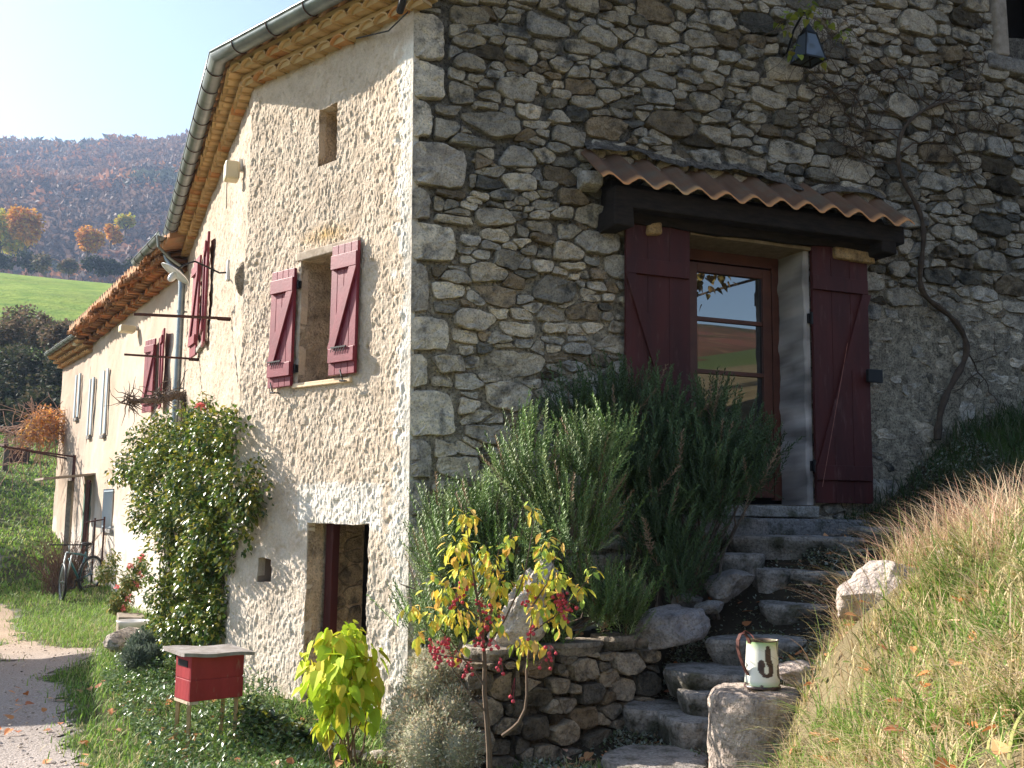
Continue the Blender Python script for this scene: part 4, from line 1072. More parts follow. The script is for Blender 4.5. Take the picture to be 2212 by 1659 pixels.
# --- retaining wall of the planted bed
q = MB(); Rr_ = random.Random(21)
seg = [0]; 
for a, b in zip(RET[:-1], RET[1:]): seg.append(seg[-1] + np.linalg.norm(b - a))
RL = seg[-1]; side = RET[0] + np.array([-.10, .75])
def posW(s, o, z):
    s, o, z = np.broadcast_arrays(np.asarray(s, float), np.asarray(o, float), np.asarray(z, float))
    x = np.interp(s, [-.75] + seg, [side[0]] + [p[0] for p in RET]); y = np.interp(s, [-.75] + seg, [side[1]] + [p[1] for p in RET])
    e = .02; x2 = np.interp(s + e, [-.75] + seg, [side[0]] + [p[0] for p in RET]); y2 = np.interp(s + e, [-.75] + seg, [side[1]] + [p[1] for p in RET])
    tx, ty = x2 - x, y2 - y; L = np.hypot(tx, ty) + 1e-9; nx, ny = ty / L, -tx / L
    L0 = (s < 0); nx = np.where(L0, -.99, nx); ny = np.where(L0, -.13, ny); nx = np.where(np.abs(s) < .03, -.5, nx); ny = np.where(np.abs(s) < .03, -.86, ny)
    return np.stack([x + nx * o, y + ny * o, z], -1)
rw = thing('retaining_wall', [*RET[2], .1], 'low dry stone retaining wall holding the rosemary bed left of the steps', 'wall')
cl = cells(-.75, RL, -.05, .66, ((.09, .14, 300), (.06, .09, 900), (.035, .055, 1200)), 31, ani=1.4)
for k, (poly, r) in enumerate(cl):
    cx = sum(p[0] for p in poly) / len(poly); cz = sum(p[1] for p in poly) / len(poly)
    base = hz(*posW(cx, .05, 0)[:2])
    if cz < base - .15: continue
    poly = blocky(poly, Rr_)
    stone(q, posW, poly, Rr_.uniform(.002, .006), Rr_.uniform(.02, .06), stone_col(cx, cz, Rr_, .25) * np.array([.62, .58, .54]), 5000 + k, n=18, tilt=.15, o0=-.06)
q.build('wall_stones', m_stone, rw)
q = MB(); s_ = np.linspace(-.75, RL, 60); P0 = posW(s_, -.03, -.1); P1 = posW(s_, -.03, .66); P2 = posW(s_, -.25, .66); P3 = posW(s_, -.25, -.1)
V = np.vstack([P0, P1, P2, P3]); n = 60; q.add(V, [(k * n + i, k * n + i + 1, (k + 1) * n + i + 1, (k + 1) * n + i) for k in range(3) for i in range(n - 1)], (.16, .13, .10)); q.build('earth_joints', m_mortar, rw)
s = -.75; k = 0
while s < RL - .05:                                     # cap stones
    L = Rr_.uniform(.22, .42); e = min(s + L, RL + .05); c = posW((s + e) / 2, -.10, .70 + Rr_.uniform(-.01, .015)); a = posW(s, -.1, .7); b = posW(e, -.1, .7)
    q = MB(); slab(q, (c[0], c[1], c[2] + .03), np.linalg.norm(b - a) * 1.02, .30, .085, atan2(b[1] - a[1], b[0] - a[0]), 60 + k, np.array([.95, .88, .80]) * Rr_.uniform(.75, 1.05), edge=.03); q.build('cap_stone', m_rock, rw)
    s = e + .004; k += 1

# --- steps: px range, py of the tread, distance
STEPS = [((1312, 1515), 1640, 5.95, .52, 'lowest broad pale step stone at the foot of the stairway, beside the round pedestal stone'),
         ((1352, 1470), 1522, 6.75, .34, 'small grey step stone at the end of the retaining wall, above the lowest step'),
         ((1440, 1560), 1548, 6.40, .42, 'sunlit step stone just left of the pedestal stone with a rough front edge'),
         ((1455, 1660), 1445, 6.75, .44, 'long grey step stone right behind the enamel jug handle'),
         ((1560, 1795), 1378, 7.05, .42, 'wide flat step stone above and behind the enamel jug'),
         ((1655, 1865), 1300, 7.45, .40, 'step stone in shade left of the big sunlit boulder'),
         ((1625, 1700), 1228, 7.70, .38, 'short dark step stone at left of the upper flight'),
         ((1705, 1960), 1232, 7.65, .42, 'long bluish step stone behind the big sunlit boulder'),
         ((1590, 1850), 1158, 7.95, .42, 'broad dark landing stone below the door sill'),
         ((1850, 2090), 1140, 8.05, .50, 'bluish slab lying right of the landing in front of the right door shutter'),
         ((1520, 1640), 1195, 7.75, .34, 'narrow stone at the left end of the upper flight under the rosemary'),
         ((1790, 1900), 1185, 7.9, .34, 'dark step stone at the right of the upper flight before the shutter'),
         ((1480, 1620), 1490, 6.55, .30, 'half buried stone between the two lower step stones'),
         ((2050, 2260), 1112, 8.2, .55, 'topmost bluish slab half hidden behind the tall dry grass')]
stepz = []
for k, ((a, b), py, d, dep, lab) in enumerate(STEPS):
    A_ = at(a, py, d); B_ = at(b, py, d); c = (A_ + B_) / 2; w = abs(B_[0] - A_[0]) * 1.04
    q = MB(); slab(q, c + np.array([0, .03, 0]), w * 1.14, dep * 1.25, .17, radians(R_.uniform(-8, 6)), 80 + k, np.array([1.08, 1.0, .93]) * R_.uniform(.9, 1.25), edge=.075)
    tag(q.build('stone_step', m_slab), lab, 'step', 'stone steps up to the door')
q = MB(); s0 = FR(2.05, .10, 0); 
q.box(FR, 1.95, 2.75, .02, .34, 1.36, 1.50, (.95, .9, .85), jit=.02); q.box(FR, 2.76, 3.75, .02, .32, 1.35, 1.49, (.8, .8, .8), jit=.02)
tag(q.build('ledge_stone', m_slab, bevel=.02), 'long worn stone ledge lying directly under the door sill', 'step')

# --- loose rocks along the steps and on the bank
def rk(name, px0, px1, py0, py1, d, dep, seed, lab, cat='rock', group=None, col=(1, 1, 1), rot=0, m=m_rock, tilt=(0, 0), rough=.18, sink=.0, cutd=.52):
    a = at(px0, py1, d); b = at(px1, py0, d); c = (a + b) / 2; w = abs(b[0] - a[0]) / 2; h = abs(b[2] - a[2]) / 2
    q = MB(); rock(q, (c[0], c[1], c[2] - sink), (w * 1.25, dep * 1.2, h * 1.3), seed, rot, tilt, rough=rough, col=col, cuts=14, cutd=cutd, fine=.03)
    return tag(q.build(name, m, smooth=False), lab, cat, group)
GB = 'rocks edging the steps'
rk('edging_rock', 1385, 1520, 1312, 1400, 7.0, .16, 3, 'long pale grey edging rock at the right end of the retaining wall', group=GB, col=(1.0, .98, 1.05), tilt=(0, -.35))
rk('edging_rock', 1512, 1618, 1232, 1292, 7.35, .15, 4, 'rounded rock topmost beside the silver ground cover', group=GB, col=(.85, .82, .82), tilt=(0, -.3))
rk('edging_rock', 1445, 1515, 1286, 1318, 7.3, .1, 5, 'small dark rock wedged under the rosemary', group=GB, col=(.6, .6, .62))
rk('edging_rock', 1508, 1562, 1296, 1322, 7.15, .07, 6, 'small flat rock between the two larger edging rocks', group=GB, col=(.8, .8, .82))
rk('boulder', 1830, 1985, 1225, 1345, 5.2, .17, 9, 'big rough boulder sitting in sunlight at the edge of the grassy bank', col=(1.25, 1.15, 1.12), tilt=(0, -.5), rough=.22, sink=.02)
rk('boulder', 2035, 2110, 1180, 1232, 4.95, .10, 10, 'smaller pale rock nearly buried in dry grass above the big boulder', col=(1.25, 1.15, 1.08), sink=.01)
rk('flat_rock', 1680, 1790, 1434, 1476, 5.9, .14, 12, 'thin flat sunlit rock just right of the enamel jug', col=(1.25, 1.12, 1.08))
rk('standing_stone', 1150, 1205, 1216, 1400, 6.75, .10, 14, 'upper part', col=(1, 1, 1)).name = 'tmp'
bpy.data.objects.remove(bpy.data.objects['tmp'])
# weathered white figure-like stone behind the berries
q = MB(); V, F = ICO[5]; V = V.copy()
base = at(1135, 1392, 6.40)
z = V[:, 2]; hgt_t = 0.50
X = V * np.array([.115, .095, .27]); X[:, 2] += .27
k = np.clip(X[:, 2] / .54, 0, 1)
X[:, 0] = X[:, 0] * (1.35 - .7 * k + .30 * np.exp(-((k - .85) / .14) ** 2)) + .13 * k - .04 - .12 * np.exp(-((k - .12) / .2) ** 2) * (X[:, 0] < 0)
X[:, 0] += .03 * np.sin(k * 9); X[:, 1] *= (1.2 - .5 * k)
X = X * (1 + (fbm(V, 2.6, 4, 77) - .5)[:, None] * .5) + (fbm(V, 9, 3, 78) - .5)[:, None] * .022
X += np.array([base[0], base[1], base[2] - .03]); q.add(X, F, (1.5, 1.45, 1.42))
tag(q.build('standing_stone', m_rock, smooth=True), 'weathered whitish hunched stone standing on the retaining wall behind the berry shrub', 'stone')

# --- pedestal stone and enamel jug
pc = at(1632, 1488, 5.45); PR = .235
q = MB(); na, nz_ = 72, 46; V = []
ptop = pc[2] + .0; pbot = -.05
prof = [(0.0, 1.06), (.2, 1.03), (.5, 1.0), (.75, .99), (.88, .985), (.94, .97), (.975, .93), (1.0, .86)]
for i in range(nz_ + 1):
    t = i / nz_; rr = np.interp(t, [p[0] for p in prof], [p[1] for p in prof]) * PR; z = pbot + (ptop - pbot) * t
    for j in range(na):
        a = 2 * pi * j / na; V.append((pc[0] + rr * cos(a) * 1.02, pc[1] + rr * sin(a), z))
for rr in (.72, .5, .28, .1):
    for j in range(na): a = 2 * pi * j / na; V.append((pc[0] + rr * PR * cos(a), pc[1] + rr * PR * sin(a), ptop + .004))
V.append((pc[0], pc[1], ptop + .004)); V = np.array(V); rows = nz_ + 5
cen = np.array([pc[0], pc[1], 0]); rel = V - cen; rel[:, 2] = 0; rn = np.linalg.norm(rel, axis=1)[:, None] + 1e-6
n1 = fbm(V, 5, 4, 90) - .5; n2_ = fbm(V, 17, 4, 91) - .5; pit = np.clip(fbm(V * np.array([1, 1, .45]), 15, 3, 92) - .60, 0, 1)
edge = np.clip((V[:, 2] - ptop + .08) / .08, 0, 1)
chip = np.clip(fbm(V, 8, 3, 93) - .55, 0, 1) * edge * .25
V = V + rel / rn * ((n1 * .035 + n2_ * .018 - pit * .12 - chip)[:, None] * (rn / PR))
V[:, 2] += np.where(V[:, 2] > ptop - .03, n2_ * .016 - pit * .05 - np.clip(fbm(V, 13, 3, 94) - .58, 0, 1) * .14 * np.clip((pc[1] - V[:, 1] + .08) / .1, 0, 1), 0)
F = [(i * na + j, i * na + (j + 1) % na, (i + 1) * na + (j + 1) % na, (i + 1) * na + j) for i in range(rows - 1) for j in range(na)] + [((rows - 1) * na + j, (rows - 1) * na + (j + 1) % na, rows * na) for j in range(na)]
q.add(V, F, (1.05, .95, .90)); tag(q.build('pedestal_stone', m_rock, smooth=True), 'thick upright pitted stone at the foot of the bank, carrying the enamel jug', 'stone')
jt = ptop + .012; jc = np.array([at(1645, 1470, 5.45)[0], pc[1] - .015, jt]); JH = .232
def enamel():
    m = bpy.data.materials.new('chipped_enamel'); m.use_nodes = True; nt = m.node_tree; N = nt.nodes; L = nt.links; P = N['Principled BSDF']
    a = N.new('ShaderNodeAttribute'); a.attribute_name = 'Col'; L.new(a.outputs['Color'], P.inputs['Base Color']); P.inputs['Roughness'].default_value = .38; return m
m_enamel = enamel()
q = MB(); na, nh = 96, 90; V = []; C = []
for t in range(nh + 1):
    u = t / nh; r = .088 - .014 * u + .004 * (1 if u < .04 else 0) + .003 * math.exp(-((u - 1) / .015) ** 2) + .002 * math.exp(-((u - .07) / .01) ** 2)
    for j in range(na):
        a = 2 * pi * j / na; spout = .014 * math.exp(-((a - .15) / .28) ** 2) * u ** 4 + .014 * math.exp(-((a - 2 * pi - .15) / .28) ** 2) * u ** 4
        V.append((jc[0] + (r + spout) * cos(a), jc[1] + (r + spout) * sin(a), jc[2] + u * JH)); 
V = np.array(V); u = (V[:, 2] - jc[2]) / JH; ang = np.arctan2(V[:, 1] - jc[1], V[:, 0] - jc[0])
green = np.clip(np.maximum((u - .78) / .22, (.17 - u) / .17), 0, 1) ** 1.1
cream = np.array([.82, .80, .70]); gr = np.array([.22, .42, .10]); C = cream * (1 - green[:, None]) + gr * green[:, None]
dd = (ang + pi / 2) / (pi / 2); n_ = fbm(np.stack([dd * 5, u * 8, u * 0], 1), 1, 3, 5) - .5; n3 = fbm(V, 40, 3, 6) - .5
brown = np.array([.085, .045, .040])
def blob(cx, cu, rx, ru, k=.9): return ((dd - cx) / rx) ** 2 + ((u - cu) / ru) ** 2 + n_ * k + n3 * .5 < 1
rust = (blob(.10, .68, .13, .22, .6) | blob(-.16, .46, .17, .16, .6) | blob(.20, .44, .12, .17, .6) | blob(.02, .32, .20, .075, .6)) & ~(((dd - .02) / .095) ** 2 + ((u - .40) / .085) ** 2 < 1)
rust |= blob(.72, .34, .20, .17, .6) | blob(.72, .84, .07, .18, .6) | (u < .045) | (u > .975) | ((u < .10) & (n3 > .06))
C = np.where(rust[:, None], brown * (.8 + n3[:, None] * 1.5), C)
F = [(i * na + j, i * na + (j + 1) % na, (i + 1) * na + (j + 1) % na, (i + 1) * na + j) for i in range(nh) for j in range(na)]
q.add(V, F, C)
Vi = V.copy(); rel = Vi - np.array([jc[0], jc[1], 0]); rel[:, 2] = 0; Vi = Vi - rel / np.linalg.norm(rel, axis=1)[:, None] * .0035; Vi[:, 2] += .002 * (u < .02)
Ci = np.where((fbm(V, 20, 3, 8) > .5)[:, None], np.array([.30, .27, .16]), np.array([.16, .10, .06])); q.add(Vi, np.array(F)[:, ::-1], Ci)
q.add(np.vstack([V[-na:], Vi[-na:]]), [(j, (j + 1) % na, na + (j + 1) % na, na + j) for j in range(na)], brown)
q.add(np.vstack([V[:na], [[jc[0], jc[1], jc[2]]]]), [((j + 1) % na, j, na) for j in range(na)], brown)
jug = thing('enamel_jug', jc, 'chipped cream and green enamel jug with rust patches, standing on the pedestal stone', 'jug')
q.build('jug_body', m_enamel, jug, smooth=True)
q = MB(); hp = [(-.073, .215), (-.082, .245), (-.105, .268), (-.125, .262), (-.140, .235), (-.142, .20), (-.132, .16), (-.115, .12), (-.098, .085), (-.084, .062)]
pts = np.array([(jc[0] + x * .93, jc[1] + x * .36, jc[2] + z) for x, z in hp]); V = []; w = .013
dn = []
for i in range(len(pts)):
    t = pts[min(i + 1, len(pts) - 1)] - pts[max(i - 1, 0)]; t /= np.linalg.norm(t); dn.append(np.cross(t, (-.36, .93, 0)))
for p, nn_ in zip(pts, dn):
    for (yy, e) in ((-w, -.002), (w, -.002), (w, .002), (-w, .002)): V.append(p + nn_ * e + np.array([-.36 * yy, .93 * yy, 0]))
F = [(i * 4 + j, i * 4 + (j + 1) % 4, (i + 1) * 4 + (j + 1) % 4, (i + 1) * 4 + j) for i in range(len(pts) - 1) for j in range(4)] + [(0, 1, 2, 3), tuple(len(pts) * 4 - 4 + j for j in range(4))]
q.add(np.array(V), F, (1.1, .9, .9)); q.build('handle', m_rust, jug, smooth=False)
q = MB(); q.tube([jc + np.array(v) for v in ((-.105, -.04, .268), (-.09, -.035, .280), (-.08, -.01, .275), (-.06, -.02, .262), (-.052, -.04, .25), (-.048, -.055, .232))], .0022, 5, (3, 2.2, 2)); q.build('wire', m_rust, jug)

# --- red letter box on its stand
bz = at(409, 1517, 6.9); 
class LB(Frame):
    pass
FL = LB(bz, 50.0, 1); z0 = bz[2]; mbx = thing('letter_box', bz * np.array([1, 1, 0]) + np.array([0, 0, hz(bz[0], bz[1])]), 'dark red wooden letter box with a grey lid on thin legs among the plants', 'letter box')
q = MB(); Lx, Dx, Hx = .365, .24, .285

q.box(FL, .004, Lx - .004, -Dx + .004, -.004, z0 + .002, z0 + Hx - .002)
for a, b in ((0, .46), (.465, 1)): q.box(FL, 0, Lx, -.012, 0, z0 + Hx * a, z0 + Hx * b, jit=.001); q.box(FL, 0, .012, -Dx, -.013, z0 + Hx * a, z0 + Hx * b, jit=.0005)
q.build('box_body', m_boxred, mbx, bevel=.004)
q = MB(); q.box(FL, -.004, -.0005, -Dx + .04, -.05, z0 + Hx - .075, z0 + Hx - .035); q.build('letter_slot', m_black, mbx)
q = MB(); V = []; nu, nv = 20, 8
for th in (0, 1):
    for i in range(nu + 1):
        for j in range(nv + 1):
            s = -.07 + (Lx + .12) * i / nu; o = -Dx - .06 + (Dx + .11) * j / nv; V.append((s, o, z0 + Hx + .036 - th * .022 - .02 * (i / nu) + .005 * math.sin(i * .4 + j) * (j in (0, nv)) - .012 * j / nv))
V = np.array(V); m1 = (nu + 1) * (nv + 1); F = []
for i in range(nu):
    for j in range(nv): a = i * (nv + 1) + j; b = a + nv + 1; F += [(a, b, b + 1, a + 1), (m1 + a, m1 + a + 1, m1 + b + 1, m1 + b)]
    for j in (0, nv): a = i * (nv + 1) + j; F.append((a, a + nv + 1, m1 + a + nv + 1, m1 + a))
for j in range(nv):
    for i in (0, nu): a = i * (nv + 1) + j; F.append((a, a + 1, m1 + a + 1, m1 + a))
q.add(FL(V[:, 0], V[:, 1], V[:, 2]), F, (1.0, 1.05, 1.15)); q.build('lid', m_wood, mbx)
for s, o in ((.01, -.02), (.02, -Dx + .02), (Lx - .03, -.03), (Lx - .03, -Dx + .02)):
    p = FL(s, o, z0 - .002); q = MB(); g_ = hz(p[0], p[1]) - .05; q.bar((p[0] + R_.uniform(-.02, .02), p[1], g_), p, .022, col=(1.6, 1.25, .8)); q.build('leg', m_wood, mbx)
q = MB(); q.box(FL, .0, .06, -Dx, .0, z0 - .02, z0 - .002, (1.9, 1.8, 1.6)); q.build('crosspiece', m_wood, mbx)

# --- iron bars sticking out of the facade, lamps, cables
for k, (b, t, lab) in enumerate((((498, 688), (285, 697), 'upper rusty iron bar sticking out of the facade beside the red upper shutters'), ((430, 776), (255, 778), 'lower rusty iron bar sticking out of the facade above the bare vine arm'))):
    s, z = FB.hit(*b); q = MB(); q.bar(FB(s, -.05, z), FB(s, .86, z + (-.03 if k == 0 else -.0)), .035, .022); q.bar(FB(s, .0, z - .02), FB(s, .12, z - .02), .012); tag(q.build('iron_bar', m_rust), lab, 'iron bar', 'iron bars on the facade')
lf = FB.hit(497, 585); ls, lz = lf
lamp = thing('wall_lamp', FB(ls, 0, lz), 'wall lamp with a curved arm and flat white dish shade beside the upper shutters', 'lamp')
q = MB(); q.box(FB, ls - .05, ls + .05, .0, .035, lz - .10, lz + .10); q.build('mount', m_white, lamp, bevel=.006)
q = MB(); pp = [FB(ls, .03, lz - .02), FB(ls, .10, lz - .03), FB(ls, .22, lz + .02), FB(ls, .33, lz + .06), FB(ls, .42, lz + .02), FB(ls, .50, lz - .04)]; q.tube(pp, .009, 6); q.build('arm', m_black, lamp)
c = pp[-1] - np.array([0, 0, .03]); q = MB(); V = []; n = 28
T_ = np.array(Matrix.Rotation(radians(34), 3, Vector(FB.d))) 
for (r, z) in ((.0, .035), (.05, .03), (.12, .012), (.155, -.004), (.155, -.010), (.12, .004), (.05, .018), (.0, .02)):
    for j in range(n): a = 2 * pi * j / n; V.append((r * cos(a), r * sin(a), z))
V = np.array(V) @ T_.T + c; q.add(V, [(k * n + j, k * n + (j + 1) % n, (k + 1) * n + (j + 1) % n, (k + 1) * n + j) for k in range(7) for j in range(n)]); q.build('lamp_shade', m_white, lamp, smooth=True)
q = MB(); V, F = ICO[3]; q.add((V * np.array([.035, .035, .055]) + np.array([0, 0, -.05])) @ T_.T + c, F, (1, 1, 1)); q.build('bulb', m_white, lamp, smooth=True)
s, z = FB.hit(506, 370, .08); m_cream = mat('cream_plastic', (.62, .54, .36), rough=.5)
fl = thing('flood_lamp', FB(s, 0, z), 'small cream flood lamp fixed just under the eaves of the long facade', 'lamp')
q = MB(); q.box(FB, s - .11, s + .06, .04, .17, z - .10, z + .07); q.build('lamp_housing', m_cream, fl, bevel=.02); q = MB(); q.box(FB, s - .03, s + .02, -.01, .05, z, z + .12); q.build('mount', m_white, fl, bevel=.005)
for (px, py, fr, lab) in ((297, 712, FC, 'small cream box lamp on the second facade over the far wall'), (190, 742, FD, 'tiny cream lamp under the eaves of the far end house')):
    s, z = fr.hit(px, py); o = thing('flood_lamp', fr(s, 0, z), lab, 'lamp'); q = MB(); q.box(fr, s - .12, s + .12, .05, .30, z - .07, z + .05); q.build('lamp_housing', m_cream, o, bevel=.02); q = MB(); q.box(fr, s - .03, s + .03, -.02, .06, z - .02, z + .06); q.build('mount', m_white, o)
q = MB(); q.tube([FB(1.55, .03, 5.0), FB(1.56, .035, 4.8), FB(1.54, .03, 4.5)], .004, 5); q.tube([posA(-.05, .10, 5.10), posA(.25, .06, 5.07), posA(.7, .05, 5.16)], .006, 6)
q.tube([posA(.02, .12, 5.12), posA(-.12, .2, 5.16)], .028, 8); tag(q.build('cable', m_black), 'black cable with a plug clipped under the eaves at the house corner', 'cable')

# --- lantern on the stone wall with its dry vine
ls, lz = FR.hit(1735, 60); ls, lz = FR.hit(1745, 100, .3)
lan = thing('wall_lantern', FR(ls, .0, lz), 'four-sided dark metal lantern hanging from a bracket high on the stone wall', 'lantern')
q = MB(); top, bot = .075, .125; zt, zb = lz + .20, lz - .12; cs = []
for (z, r) in ((zb, top), (zt - .06, bot)): cs.append([FR(ls + x * r, .30 + y * r, z) for x, y in ((-1, -1), (1, -1), (1, 1), (-1, 1))])
cs = cs[::1]
zb2, zt2 = lz - .13, lz + .10; lo = [FR(ls + x * .10, .30 + y * .10, zb2) for x, y in ((-1, -1), (1, -1), (1, 1), (-1, 1))]; up = [FR(ls + x * .05, .30 + y * .05, zt2) for x, y in ((-1, -1), (1, -1), (1, 1), (-1, 1))]
for i in range(4): q.bar(lo[i], lo[(i + 1) % 4], .014); q.bar(up[i], up[(i + 1) % 4], .012); q.bar(lo[i], up[i], .012)
q.bar((lo[0] + lo[1]) / 2, (lo[2] + lo[3]) / 2, .010); q.build('lantern_frame', m_black, lan)
q = MB(); q.add(np.array(lo + up), [(0, 1, 5, 4), (1, 2, 6, 5), (2, 3, 7, 6), (3, 0, 4, 7)]); 
m_pane = mat('dusty_glass', (.10, .12, .15), rough=.15, spec=.8); q.build('lantern_glass', m_pane, lan)
q = MB(); ap = FR(ls, .30, zt2 + .12); q.add(np.array(up + [ap]), [(0, 1, 4), (1, 2, 4), (2, 3, 4), (3, 0, 4)]); q.build('lantern_cap', m_black, lan)
q = MB(); q.tube([FR(ls, .0, lz + .02), FR(ls, .12, lz + .22), FR(ls, .26, lz + .32), FR(ls, .30, lz + .30), ap], .010, 6); q.build('bracket', m_black, lan)

# --- bicycle by the wall
def bike():
    root_p = at(165, 1281, 18.8); root_p[2] = hz(root_p[0], root_p[1]); b = thing('bicycle', root_p, 'dark mountain bicycle leaning against the rusty metal frame on the grass', 'bicycle')
    R = .305; ha = 112.0                              # heading of the rear part
    fw = dirv(ha - 30); rear = dirv(ha)
    # rear wheel toward the frame, front wheel turned to the drive
    rc = at(193, 1281, 19.2); fc = at(134, 1281, 18.55); rc[2] = hz(*rc[:2]) + R; fc[2] = hz(*fc[:2]) + R
    ax = (rc - fc); ax /= np.linalg.norm(ax); up = np.array([0, 0, 1.0])
    def wheel(c, d, name):
        d = d / np.linalg.norm(d); q = MB(); q.tube([c + (d * cos(a) + up * sin(a)) * R for a in np.linspace(0, 2 * pi, 41)], .024, 8, caps=False); w = q.build(name, m_black, b, smooth=True)
        q = MB(); q.tube([c + (d * cos(a) + up * sin(a)) * (R - .03) for a in np.linspace(0, 2 * pi, 41)], .010, 6, caps=False); q.build('rim', m_zinc, w)
        q = MB()
        for k in range(16): a = 2 * pi * k / 16; q.bar(c, c + (d * cos(a) + up * sin(a)) * (R - .03), .003)
        q.tube([c - np.cross(d, up) * .05, c + np.cross(d, up) * .05], .02, 8); q.build('spokes', m_zinc, w)
    wheel(rc, ax, 'wheel'); td = dirv(148); wheel(fc, td, 'wheel')
    bb = fc * .42 + rc * .58 + np.array([0, 0, -.04]); seat = bb + ax * .14 + up * .46; head = fc + ax * .12 + up * .48; hb = head + up * .14 - ax * .02
    m_bf = mat('bike_frame_paint', (.03, .12, .14), rough=.3, spec=.5)
    q = MB(); 
    for a, c_, r in ((bb, seat, .016), (bb, head - up * .10, .020), (head, seat - up * .06, .017), (bb, rc, .010), (seat - up * .06, rc, .009)): q.tube([a, (a + c_) / 2, c_], r, 8)
    q.build('frame', m_bf, b, smooth=True)
    q = MB(); sd = np.cross(td, up); sd /= np.linalg.norm(sd)
    for e in (-.05, .05): q.tube([head + sd * e, (head + fc) / 2 + sd * e, fc + sd * e], .015, 8)
    q.tube([head + sd * .05, head - sd * .05], .018, 8); q.tube([head, hb], .015, 8); q.build('fork', m_zinc, b, smooth=True)
    q = MB(); q.tube([hb - sd * .30 - td * .05, hb - sd * .1, hb + sd * .1, hb + sd * .30 - td * .05], .012, 8); h_ = q.build('handlebar', m_black, b)
    q = MB(); q.tube([seat, seat + up * .12], .013, 8); V, F = ICO[3]; q.add(V * np.array([.13, .07, .035]) @ np.array(Matrix.Rotation(atan2(ax[1], ax[0]), 3, 'Z')).T + seat + up * .14, F); q.build('saddle', m_black, b, smooth=True)
    q = MB(); pa = bb - up * .14; q.tube([bb - sd * .06, bb + sd * .06], .03, 10); q.bar(bb + sd * .06, pa + sd * .07, .02); q.bar(pa + sd * .07, pa + sd * .15, .05, .02); q.bar(bb - sd * .06, bb + up * .15 - sd * .07, .02); q.bar(bb + up * .15 - sd * .07, bb + up * .15 - sd * .15, .05, .02); q.build('crank', m_black, b)
bike()
# rusty frame behind the bicycle
fp = [atz(x, y, -.12) for x, y in ((173, 1300), (196, 1290), (216, 1300))]; c0 = np.array([-7.0, 17.6, 0])
mf = thing('metal_frame', at(196, 1281, 19.4), 'rusty iron frame of thin upright rods standing behind the bicycle', 'metal frame')
P_ = [at(173, 1281, 19.3), at(196, 1281, 19.9), at(216, 1281, 19.2)]
for p in P_: p[2] = hz(p[0], p[1])
for p in P_: q = MB(); q.bar(p, p + np.array([0, 0, 1.30]), .026); q.build('post', m_rust, mf)
q = MB()
for h in (.08, 1.25):
    for i in range(3): q.bar(P_[i] + np.array([0, 0, h]), P_[(i + 1) % 3] + np.array([0, 0, h]), .022)
q.build('rails', m_rust, mf)
# far door canopy, posts, pole
s, z = FC.hit(185, 1035); dc = thing('door_canopy', FC(7.6, 0, z), 'shallow plank canopy on a wooden post over the far doorway', 'canopy')
q = MB(); V = np.array([(6.9, .0, z + .10), (8.3, .0, z + .10), (8.3, .95, z - .02), (6.9, .95, z - .02), (6.9, .0, z + .06), (8.3, .0, z + .06), (8.3, .95, z - .06), (6.9, .95, z - .06)])
q.add(FC(V[:, 0], V[:, 1], V[:, 2]), [(0, 1, 2, 3), (7, 6, 5, 4), (0, 4, 5, 1), (1, 5, 6, 2), (2, 6, 7, 3), (3, 7, 4, 0)], (1, .95, .9)); q.build('roof_boards', m_wood, dc)
q = MB(); p = FC(8.1, .28, 0); g_ = hz(p[0], p[1]); q.bar((p[0], p[1], g_ - .1), (p[0], p[1], z - .04), .10); q.build('post', m_wood, dc)
q = MB(); q.box(FC, 7.2, 8.0, .0, .03, .3, z - .1, (.35, .7, .65)); tag(q.build('door', m_wood), 'faded green plank door under the shallow canopy of the farm building', 'door')
p = FC(6.9, .12, 0); q = MB(); q.bar((p[0], p[1], hz(p[0], p[1]) - .1), (p[0], p[1], 2.05), .07); tag(q.build('pole', m_rust), 'reddish pole standing against the farm wall beside the canopy', 'pole')
# pergola rods and a shed-like tank, post, in the far grass
q = MB(); q.bar(FD(1.0, 0, 2.6), FD(.9, 1.5, 2.75), .035); q.bar(FD(2.0, 0, 2.6), FD(2.1, 1.5, 2.85), .035); q.bar(FD(.8, 1.45, 2.78), FD(2.2, 1.5, 2.86), .035)
q.bar(FD(.6, .1, hz(*FD(.6, .1, 0)[:2]) - .1), FD(.6, .1, 2.62), .05); tag(q.build('pergola', m_rust), 'thin iron pergola at the far end of the row carrying a dry vine', 'pergola')
p = G(38, 1040, 36); q = MB(); q.box(None, p[0] - .26, p[0] + .26, p[1] - .25, p[1] + .25, p[2] - .1, p[2] + .52, jit=.01); tag(q.build('rusty_tank', m_rust, bevel=.03), 'small square dark rusty tank standing alone in the far grass', 'tank')
p = G(8, 1040, 34); q = MB(); q.tube([(p[0], p[1], p[2] - .1), (p[0] + .02, p[1], p[2] + .6), (p[0] - .04, p[1], p[2] + 1.1)], [.09, .08, .06], 8); tag(q.build('fence_post', m_bark), 'weathered wooden post in the grass at the left edge', 'post')
